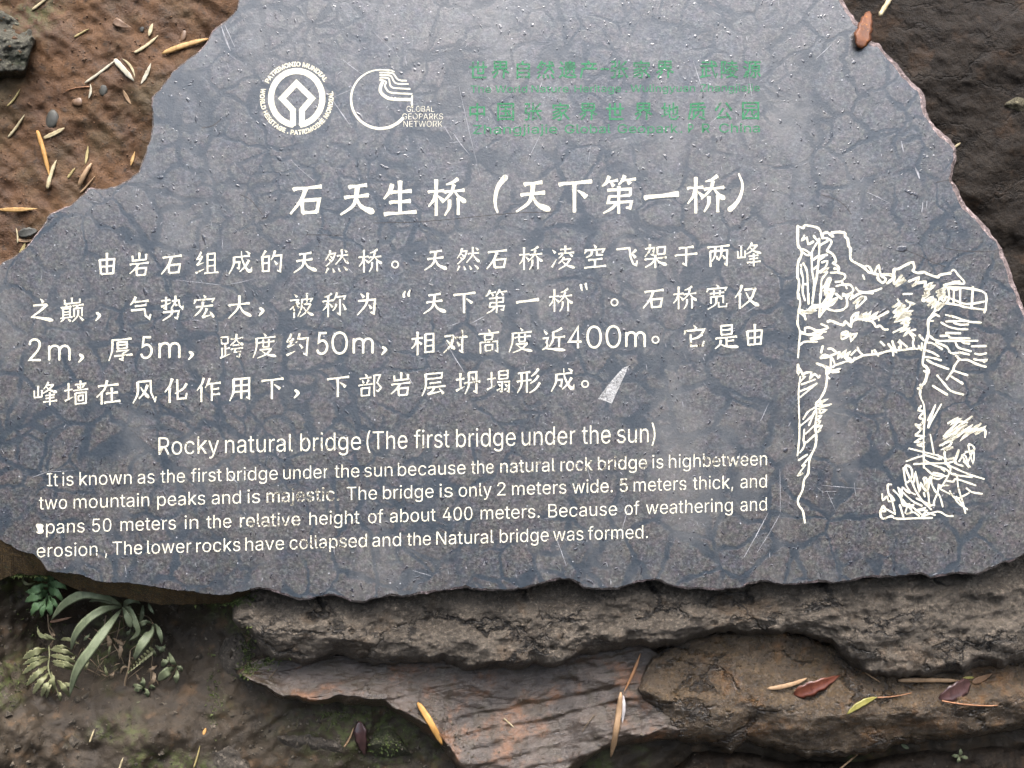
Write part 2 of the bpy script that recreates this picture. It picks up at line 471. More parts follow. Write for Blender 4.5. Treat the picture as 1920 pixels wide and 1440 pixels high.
GV, GF = V, F
ground = mk('ground', V, F.tolist(), M['ground'], base=(0, 0, 0))
tag(ground, 'wet bank of reddish mud and dark earth around the stone', kind='structure')
red = sstep(700, 420, X + 0.62 * (Y - 200) + 60 * fbm(X, Y, 160, 3, 71)) * sstep(1050, 800, Y)
moss = sstep(0.15, 0.8, fbm(X, Y, 150, 4, 77)) * 0.7 * sstep(1000, 1150, Y)
moss = np.maximum(moss, np.exp(-(((X - 430) / 60) ** 2 + ((Y - 1130) / 25) ** 2)))
moss = np.maximum(moss, 0.8 * np.exp(-(((X - 690) / 120) ** 2 + ((Y - 1370) / 50) ** 2)))
moss = np.maximum(moss, 0.9 * np.exp(-(((X - 40) / 70) ** 2 + ((Y - 1085) / 30) ** 2)))
moss = np.maximum(moss, 0.6 * np.exp(-(((X - 60) / 50) ** 2 + ((Y - 20) / 40) ** 2)))
for nm, arr in (('red', red), ('moss', moss)):
    at = ground.data.attributes.new(nm, 'FLOAT', 'POINT')
    at.data.foreach_set('value', arr.reshape(-1).astype(np.float32))

# ------------------------------------------------------------------ rocks
SURF_V, SURF_F = [GV], [GF]
SURF_N = [len(GV)]

def rock(name, top, bot, prof, mat, label, cat='rock', seed=1, step=4.0, amp=0.006, wl_=70, rid=0.0, strata=None, edge=26, edrop=0.03, back=-0.34, rough=2.0, fine=0.0014, extra=None, crag=0.0):
    top = np.array(top, float); bot = np.array(bot, float)
    x0, x1 = top[0, 0], top[-1, 0]
    n = max(6, int((x1 - x0) / step))
    xs = np.linspace(x0, x1, n + 1)
    yt = np.interp(xs, top[:, 0], top[:, 1]) + rough * fbm(xs, xs * 0, 40, 4, seed + 50)
    yb = np.interp(xs, bot[:, 0], bot[:, 1]) + rough * fbm(xs, xs * 0 + 9, 34, 4, seed + 60)
    yb = np.maximum(yb, yt + 1.5)
    m = max(6, int(np.max(yb - yt) / step))
    ts = np.linspace(0, 1, m + 1)
    XX = np.repeat(xs[None, :], m + 1, 0)
    YY = yt[None, :] * (1 - ts[:, None]) + yb[None, :] * ts[:, None]
    TT = np.repeat(ts[:, None], n + 1, 1)
    pr = np.array(prof, float)
    Wd = np.interp(TT, pr[:, 0], pr[:, 1])
    # soften the profile, wobble its knee
    sh = np.clip(TT + 0.10 * fbm(XX, YY, 120, 3, seed + 5), 0, 1)
    Wd = 0.35 * Wd + 0.65 * np.interp(sh, pr[:, 0], pr[:, 1])
    d = np.minimum(np.minimum(YY - yt[None, :], yb[None, :] - YY) * 1.0, np.minimum(XX - x0, x1 - XX))
    e = np.clip(1 - d / edge, 0, 1)
    Wd = Wd - edrop * (1 - np.sqrt(np.clip(1 - e * e, 0, 1)))
    Wd = Wd + amp * fbm(XX, YY, wl_, 4, seed) + fine * fbm(XX, YY, 15, 3, seed + 3)
    if rid: Wd = Wd + rid * fbm(XX, YY, wl_ * 0.9, 4, seed + 8, ridged=True)
    if strata:
        sl, wls, a = strata
        q = (YY + sl * XX + 7 * fbm(XX, YY, 120, 3, seed + 11)) / wls
        tw = q - np.floor(q)
        hh = hash2(np.floor(q), np.floor(q) * 0, seed + 4)
        Wd = Wd + a * (0.4 + hh) * (sstep(0, 0.82, tw) - sstep(0.86, 1.0, tw)) 
    if crag:
        fl = fbm(XX * 0.62 + 0.2 * YY, YY * 1.5, 95, 5, seed + 21)
        qf = fl / 0.22; fr = qf - np.floor(qf)
        Wd = Wd + crag * 0.22 * (np.floor(qf) + sstep(0.72, 1.0, fr) + 0.25 * fr)
        Wd = Wd + crag * 0.20 * fbm(XX, YY, 30, 4, seed + 31, 0.6) + crag * 0.16 * fbm(XX * 0.6, YY * 1.4, 52, 4, seed + 41, 0.55, ridged=True)
    if extra is not None: Wd = Wd + extra(XX, YY)
    sc = K * (DIST - Wd) / DIST
    Vv = np.stack([(XX - 960) * sc, (720 - YY) * sc, Wd], -1)
    idx = np.arange((m + 1) * (n + 1)).reshape(m + 1, n + 1)
    f = np.stack([idx[1:, :-1], idx[1:, 1:], idx[:-1, 1:], idx[:-1, :-1]], -1).reshape(-1, 4).tolist()
    # closed body: sides run back into the bank
    ring = list(idx[0, :]) + list(idx[1:, -1]) + list(idx[-1, ::-1][1:]) + list(idx[::-1, 0][1:-1])
    Vf = Vv.reshape(-1, 3)
    rb = Vf[ring].copy(); c0 = rb.mean(0)
    rb[:, :2] = c0[:2] + (rb[:, :2] - c0[:2]) * 0.97
    rb[:, 2] = back
    nb = len(Vf); L = len(ring)
    allv = np.vstack([Vf, rb])
    for i in range(L):
        j = (i + 1) % L
        f.append([ring[j], ring[i], nb + i, nb + j][::-1])
    f.append([nb + i for i in range(L)])
    o = mk(name, allv, f, mat, base=(Vf[:, 0].mean(), Vf[:, 1].mean(), back))
    tag(o, label, cat)
    SURF_V.append(Vf); SURF_F.append(np.array(f[:(m) * (n)])); SURF_N.append(len(Vf))
    return o

rock('rock_ledge',
     [(436, 1140), (450, 1100), (480, 1070), (560, 1062), (900, 1060), (1300, 1055), (1700, 1035), (1850, 1015), (2120, 960)],
     [(436, 1158), (450, 1176), (472, 1190), (490, 1218), (515, 1240), (583, 1247), (631, 1229), (710, 1247), (776, 1247), (828, 1241), (873, 1258), (930, 1256), (1000, 1250), (1055, 1246), (1089, 1228), (1150, 1222), (1201, 1212), (1252, 1215), (1300, 1198), (1342, 1184), (1381, 1189), (1449, 1190), (1511, 1192), (1561, 1212), (1594, 1251), (1622, 1262), (1664, 1268), (1733, 1270), (1803, 1262), (1850, 1248), (1872, 1257), (1920, 1240), (2120, 1225)],
     [(0, -0.036), (0.2, -0.037), (0.5, -0.028), (0.8, -0.019), (0.93, -0.026), (1, -0.044)],
     M['ledge'], 'long rough grey-brown rock ledge that carries the carved slab', seed=21, amp=0.007, wl_=95, rid=0.004, edge=12, edrop=0.018, rough=6.0, fine=0.0020, step=3.2, crag=0.010)

rock('slate_rock',
     [(443, 1258), (470, 1236), (520, 1225), (700, 1222), (900, 1225), (1100, 1205), (1200, 1200), (1262, 1240), (1290, 1360)],
     [(443, 1264), (495, 1293), (532, 1311), (589, 1318), (631, 1321), (683, 1324), (722, 1325), (782, 1365), (822, 1395), (864, 1450), (960, 1490), (1060, 1475), (1090, 1437), (1117, 1414), (1159, 1397), (1230, 1390), (1271, 1384), (1290, 1370)],
     [(0, -0.070), (0.25, -0.066), (0.45, -0.060), (0.9, -0.030), (1, -0.050)],
     M['slate'], 'layered wet slate with glossy thin steps jutting out beneath the rough ledge', seed=33, amp=0.005, wl_=150, strata=(0.20, 31, 0.0022), edge=9, edrop=0.02, rough=4, fine=0.0008, step=3.0, crag=0.006)

rock('brown_boulder',
     [(1196, 1280), (1215, 1235), (1260, 1205), (1340, 1178), (1450, 1175), (1600, 1215), (1700, 1235), (1900, 1215), (2120, 1190)],
     [(1196, 1300), (1206, 1326), (1229, 1350), (1257, 1372), (1277, 1392), (1328, 1396), (1370, 1412), (1400, 1390), (1469, 1412), (1540, 1420), (1605, 1416), (1650, 1412), (1692, 1396), (1747, 1388), (1816, 1382), (1920, 1368), (2120, 1340)],
     [(0, -0.064), (0.3, -0.056), (0.56, -0.030), (0.66, -0.030), (1, -0.062)],
     M['brown_rock'], 'smooth wet brown boulder with a shelf that catches fallen leaves', 'boulder', seed=44, amp=0.006, wl_=140, rid=0.003, edge=18, edrop=0.028, rough=6, fine=0.0008, crag=0.007, step=3.2)

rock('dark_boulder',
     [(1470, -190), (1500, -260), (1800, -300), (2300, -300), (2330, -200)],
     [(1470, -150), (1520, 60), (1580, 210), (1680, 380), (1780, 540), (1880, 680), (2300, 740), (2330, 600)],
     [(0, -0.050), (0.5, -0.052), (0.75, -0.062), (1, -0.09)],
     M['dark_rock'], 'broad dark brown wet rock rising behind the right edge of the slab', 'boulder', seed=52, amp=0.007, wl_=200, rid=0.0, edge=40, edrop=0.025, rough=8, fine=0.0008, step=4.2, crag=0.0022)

rock('grey_stone',
     [(-90, 20), (-60, -20), (0, 12), (28, 30), (48, 40), (60, 52), (67, 74)],
     [(-90, 150), (-50, 166), (20, 162), (46, 154), (58, 104), (67, 78)],
     [(0, -0.022), (0.28, -0.018), (0.36, 0.012), (0.8, 0.006), (1, -0.03)],
     M['grey_rock'], 'dark grey block of stone half buried in the red mud at the top left corner', 'stone', seed=61, amp=0.003, wl_=60, rid=0.003, edge=9, edrop=0.03, step=2.5, crag=0.004)

rock('pale_stone',
     [(1876, 205), (1886, 182), (1905, 172), (1935, 175), (1962, 210)],
     [(1876, 210), (1892, 224), (1915, 231), (1945, 228), (1962, 214)],
     [(0, -0.058), (0.4, -0.050), (1, -0.062)],
     M['pale_stone'], 'pale rounded stone stuck on the dark rock at the right edge', 'stone', seed=63, amp=0.003, wl_=40, edge=22, edrop=0.02, step=2.5)

rock('flat_stone',
     [(176, 1352), (200, 1332), (244, 1322), (278, 1310), (330, 1302), (390, 1318), (430, 1350), (470, 1410), (486, 1480)],
     [(176, 1372), (186, 1440), (210, 1490), (300, 1520), (486, 1520)],
     [(0, -0.105), (0.3, -0.072), (0.7, -0.055), (1, -0.09)],
     M['low_stone'], 'flat dull brown stone below the fern at the bottom left', 'stone', seed=65, amp=0.005, wl_=90, edge=26, edrop=0.03, crag=0.006, step=3.2)

rock('upright_stone',
     [(408, 1215), (424, 1182), (452, 1172), (480, 1205), (496, 1290)],
     [(408, 1250), (420, 1318), (446, 1345), (474, 1342), (496, 1310)],
     [(0, -0.112), (0.4, -0.086), (1, -0.115)],
     M['low_stone'], 'narrow upright brown stone tucked under the left tip of the ledge', 'stone', seed=67, amp=0.005, wl_=60, edge=22, edrop=0.03, step=3)

rock('mossy_stone',
     [(688, 1396), (702, 1366), (728, 1358), (752, 1380), (772, 1412)],
     [(688, 1400), (700, 1420), (730, 1428), (756, 1424), (772, 1416)],
     [(0, -0.10), (0.45, -0.072), (1, -0.10)],
     M['moss_stone'], 'small round mossy stone beside the purple leaf under the slate', 'stone', seed=69, amp=0.004, wl_=30, edge=22, edrop=0.03, step=2.5)

rock('soil_stone',
     [(490, 1372), (520, 1352), (580, 1348), (640, 1360), (668, 1395)],
     [(490, 1380), (520, 1420), (590, 1450), (650, 1440), (668, 1402)],
     [(0, -0.112), (0.45, -0.082), (1, -0.11)],
     M['low_stone'], 'mud-coated stone in the dark earth left of the purple leaf', 'stone', seed=71, amp=0.006, wl_=50, edge=36, edrop=0.04, step=3)

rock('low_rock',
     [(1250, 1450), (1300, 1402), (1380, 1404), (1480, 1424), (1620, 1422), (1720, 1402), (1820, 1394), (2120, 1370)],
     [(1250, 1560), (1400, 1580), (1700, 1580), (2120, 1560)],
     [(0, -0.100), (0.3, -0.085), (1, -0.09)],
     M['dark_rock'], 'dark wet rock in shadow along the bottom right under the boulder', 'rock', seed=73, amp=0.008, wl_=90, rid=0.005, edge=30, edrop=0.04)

# height lookup along the camera's sight lines, used only to lay loose things on what they rest on
off = 0; tv = []; tf = []
for v_, f_, n_ in zip(SURF_V, SURF_F, SURF_N):
    tv.append(v_); tf.append(f_ + off); off += n_
tv = np.vstack(tv); tf = np.vstack(tf)
BV = BVHTree.FromPolygons([tuple(p) for p in tv.tolist()], [tuple(p) for p in tf.tolist()])
CAMP = Vector((0, 0, DIST))
def surf(x, y):
    d = Vector(px(x, y, 0)) - CAMP
    h = BV.ray_cast(CAMP, d.normalized(), 5)
    return h[0].z if h[0] is not None else -0.06

# ------------------------------------------------------------------ the slab
TOPFACE = [(447,0),(444,14),(434,30),(417,43),(398,56),(392,75),(375,94),(361,104),(337,122),(325,135),(309,156),(299,168),(285,181),(284,194),(286,229),(284,250),(280,267),(269,295),(260,323),(243,335),(222,347),(200,354),(184,354),(168,351),(158,361),(134,384),(111,392),(90,403),(87,413),(75,431),(56,455),(35,476),(17,486),(0,495),
 (-60,530),(-130,600),(-150,800),(-90,940),(-30,995),(0,1012),(40,1035),(65,1041),(78,1054),(89,1070),(111,1075),(144,1076),(172,1087),(194,1092),(228,1093),(261,1096),(294,1101),(328,1107),(355,1109),(389,1114),(417,1117),(444,1112),(480,1104),(505,1105),(532,1116),(562,1126),(589,1122),(616,1116),(631,1117),(662,1129),(683,1131),(692,1125),(734,1117),(755,1119),(798,1113),(828,1108),(873,1102),(903,1107),(946,1108),(985,1104),(1013,1095),(1041,1088),(1066,1086),(1080,1091),(1094,1102),(1117,1106),(1159,1105),(1196,1092),(1224,1087),(1241,1092),(1257,1099),(1286,1104),(1342,1106),(1387,1104),(1409,1094),(1432,1090),(1461,1096),(1489,1098),(1519,1093),(1539,1091),(1561,1094),(1594,1090),(1622,1082),(1664,1084),(1700,1079),(1728,1077),(1744,1084),(1772,1079),(1794,1075),(1833,1079),(1855,1068),(1878,1057),(1900,1051),(1920,1040),
 (1965,1020),(1990,940),(1985,800),(1950,650),(1925,590),(1914,562),(1902,533),(1889,492),(1877,462),(1859,440),(1853,428),(1837,412),(1822,397),(1804,376),(1795,351),(1782,338),(1786,324),(1793,302),(1793,278),(1786,266),(1770,251),(1752,238),(1743,223),(1736,202),(1734,180),(1723,165),(1706,150),(1694,134),(1676,113),(1656,95),(1647,80),(1639,80),(1622,67),(1619,50),(1605,37),(1593,21),(1581,0),
 (1560,-40),(1450,-90),(1200,-120),(800,-110),(560,-80),(455,-30)]
def resample(P, step):
    P = np.array(P, float); out = []
    for i in range(len(P)):
        a, b = P[i], P[(i + 1) % len(P)]
        n = max(1, int(round(np.hypot(*(b - a)) / step)))
        for j in range(n): out.append(a + (b - a) * j / n)
    return np.array(out)
O = resample(TOPFACE, 4.5)
for it in range(1):
    O = 0.5 * O + 0.25 * (np.roll(O, 1, 0) + np.roll(O, -1, 0))
tn = np.roll(O, -1, 0) - np.roll(O, 1, 0)
tn /= np.linalg.norm(tn, axis=1)[:, None]
# outline runs anticlockwise as seen with y down: outward normal
nrm2 = np.stack([-tn[:, 1], tn[:, 0]], 1)
if ((O - O.mean(0)) * nrm2).sum() < 0: nrm2 = -nrm2
ar = np.cumsum(np.r_[0, np.linalg.norm(np.diff(O, axis=0), axis=1)])
jit = 1.6 * fbm(ar, ar * 0, 14, 3, 3) + 1.2 * fbm(ar, ar * 0 + 5, 38, 2, 8)
O = O + nrm2 * jit[:, None]
rightside = (O[:, 0] > 1560) & (O[:, 1] < 640)
botleft = (O[:, 0] < 470) & (O[:, 1] > 1000)
bottom = (O[:, 1] > 1030) & ~botleft
inset = np.where(rightside, 7.0, np.where(bottom, 3.5, 2.2)) * (1 + 0.7 * fbm(ar, ar * 0 + 2, 40, 3, 14))
inset = np.clip(np.where(botleft, 1.0, inset), 0.8, 16)
T0 = O - nrm2 * inset[:, None]
lowx = [-60, 0, 33, 94, 117, 147, 172, 200, 236, 264, 305, 361, 430, 455, 475]
lowy = [1100, 1087, 1076, 1079, 1094, 1107, 1111, 1116, 1121, 1127, 1134, 1133, 1130, 1120, 1108]
R1 = O.copy()
R1[botleft, 1] = np.maximum(O[botleft, 1] + 1.5, np.interp(O[botleft, 0], lowx, lowy) + 2.0 * fbm(ar[botleft], ar[botleft] * 0, 22, 3, 19))
n0 = len(O)
def ringv(P, w):
    w = np.broadcast_to(w, (n0,))
    s = K * (DIST - w) / DIST
    return np.stack([(P[:, 0] - 960) * s, (720 - P[:, 1]) * s, w], 1)
w1 = np.where(botleft, -0.004, -0.0022 - 0.003 * rightside) + 0.0006 * fbm(ar, ar * 0, 20, 2, 4)
w2 = np.where(botleft, -0.030, -0.022) + 0.004 * fbm(ar, ar * 0, 30, 3, 5)
rings = [ringv(T0, 0.0), ringv(O, w1), ringv(R1, w2)]
R3 = R1 + nrm2 * (2 * fbm(ar, ar * 0, 30, 3, 6) - 1)[:, None]
rings.append(ringv(R3, -0.045)); rings.append(ringv(R3 - nrm2 * 8, -0.066))
# bevelled side is cut at a middle ring too, so the break is uneven
SV = np.vstack(rings); SF = []; SM = []
SF.append(list(range(n0))); SM.append(0)
for r in range(4):
    for i in range(n0):
        j = (i + 1) % n0
        SF.append([r * n0 + i, (r + 1) * n0 + i, (r + 1) * n0 + j, r * n0 + j])
        SM.append(3 if botleft[i] and r >= 1 else (1 if rightside[i] and r == 0 else (1 if (r == 0 and (fbm(ar[i], 0.0, 60, 2, 17) > 0.12)) else 2)))
SF.append([4 * n0 + i for i in range(n0)][::-1]); SM.append(2)
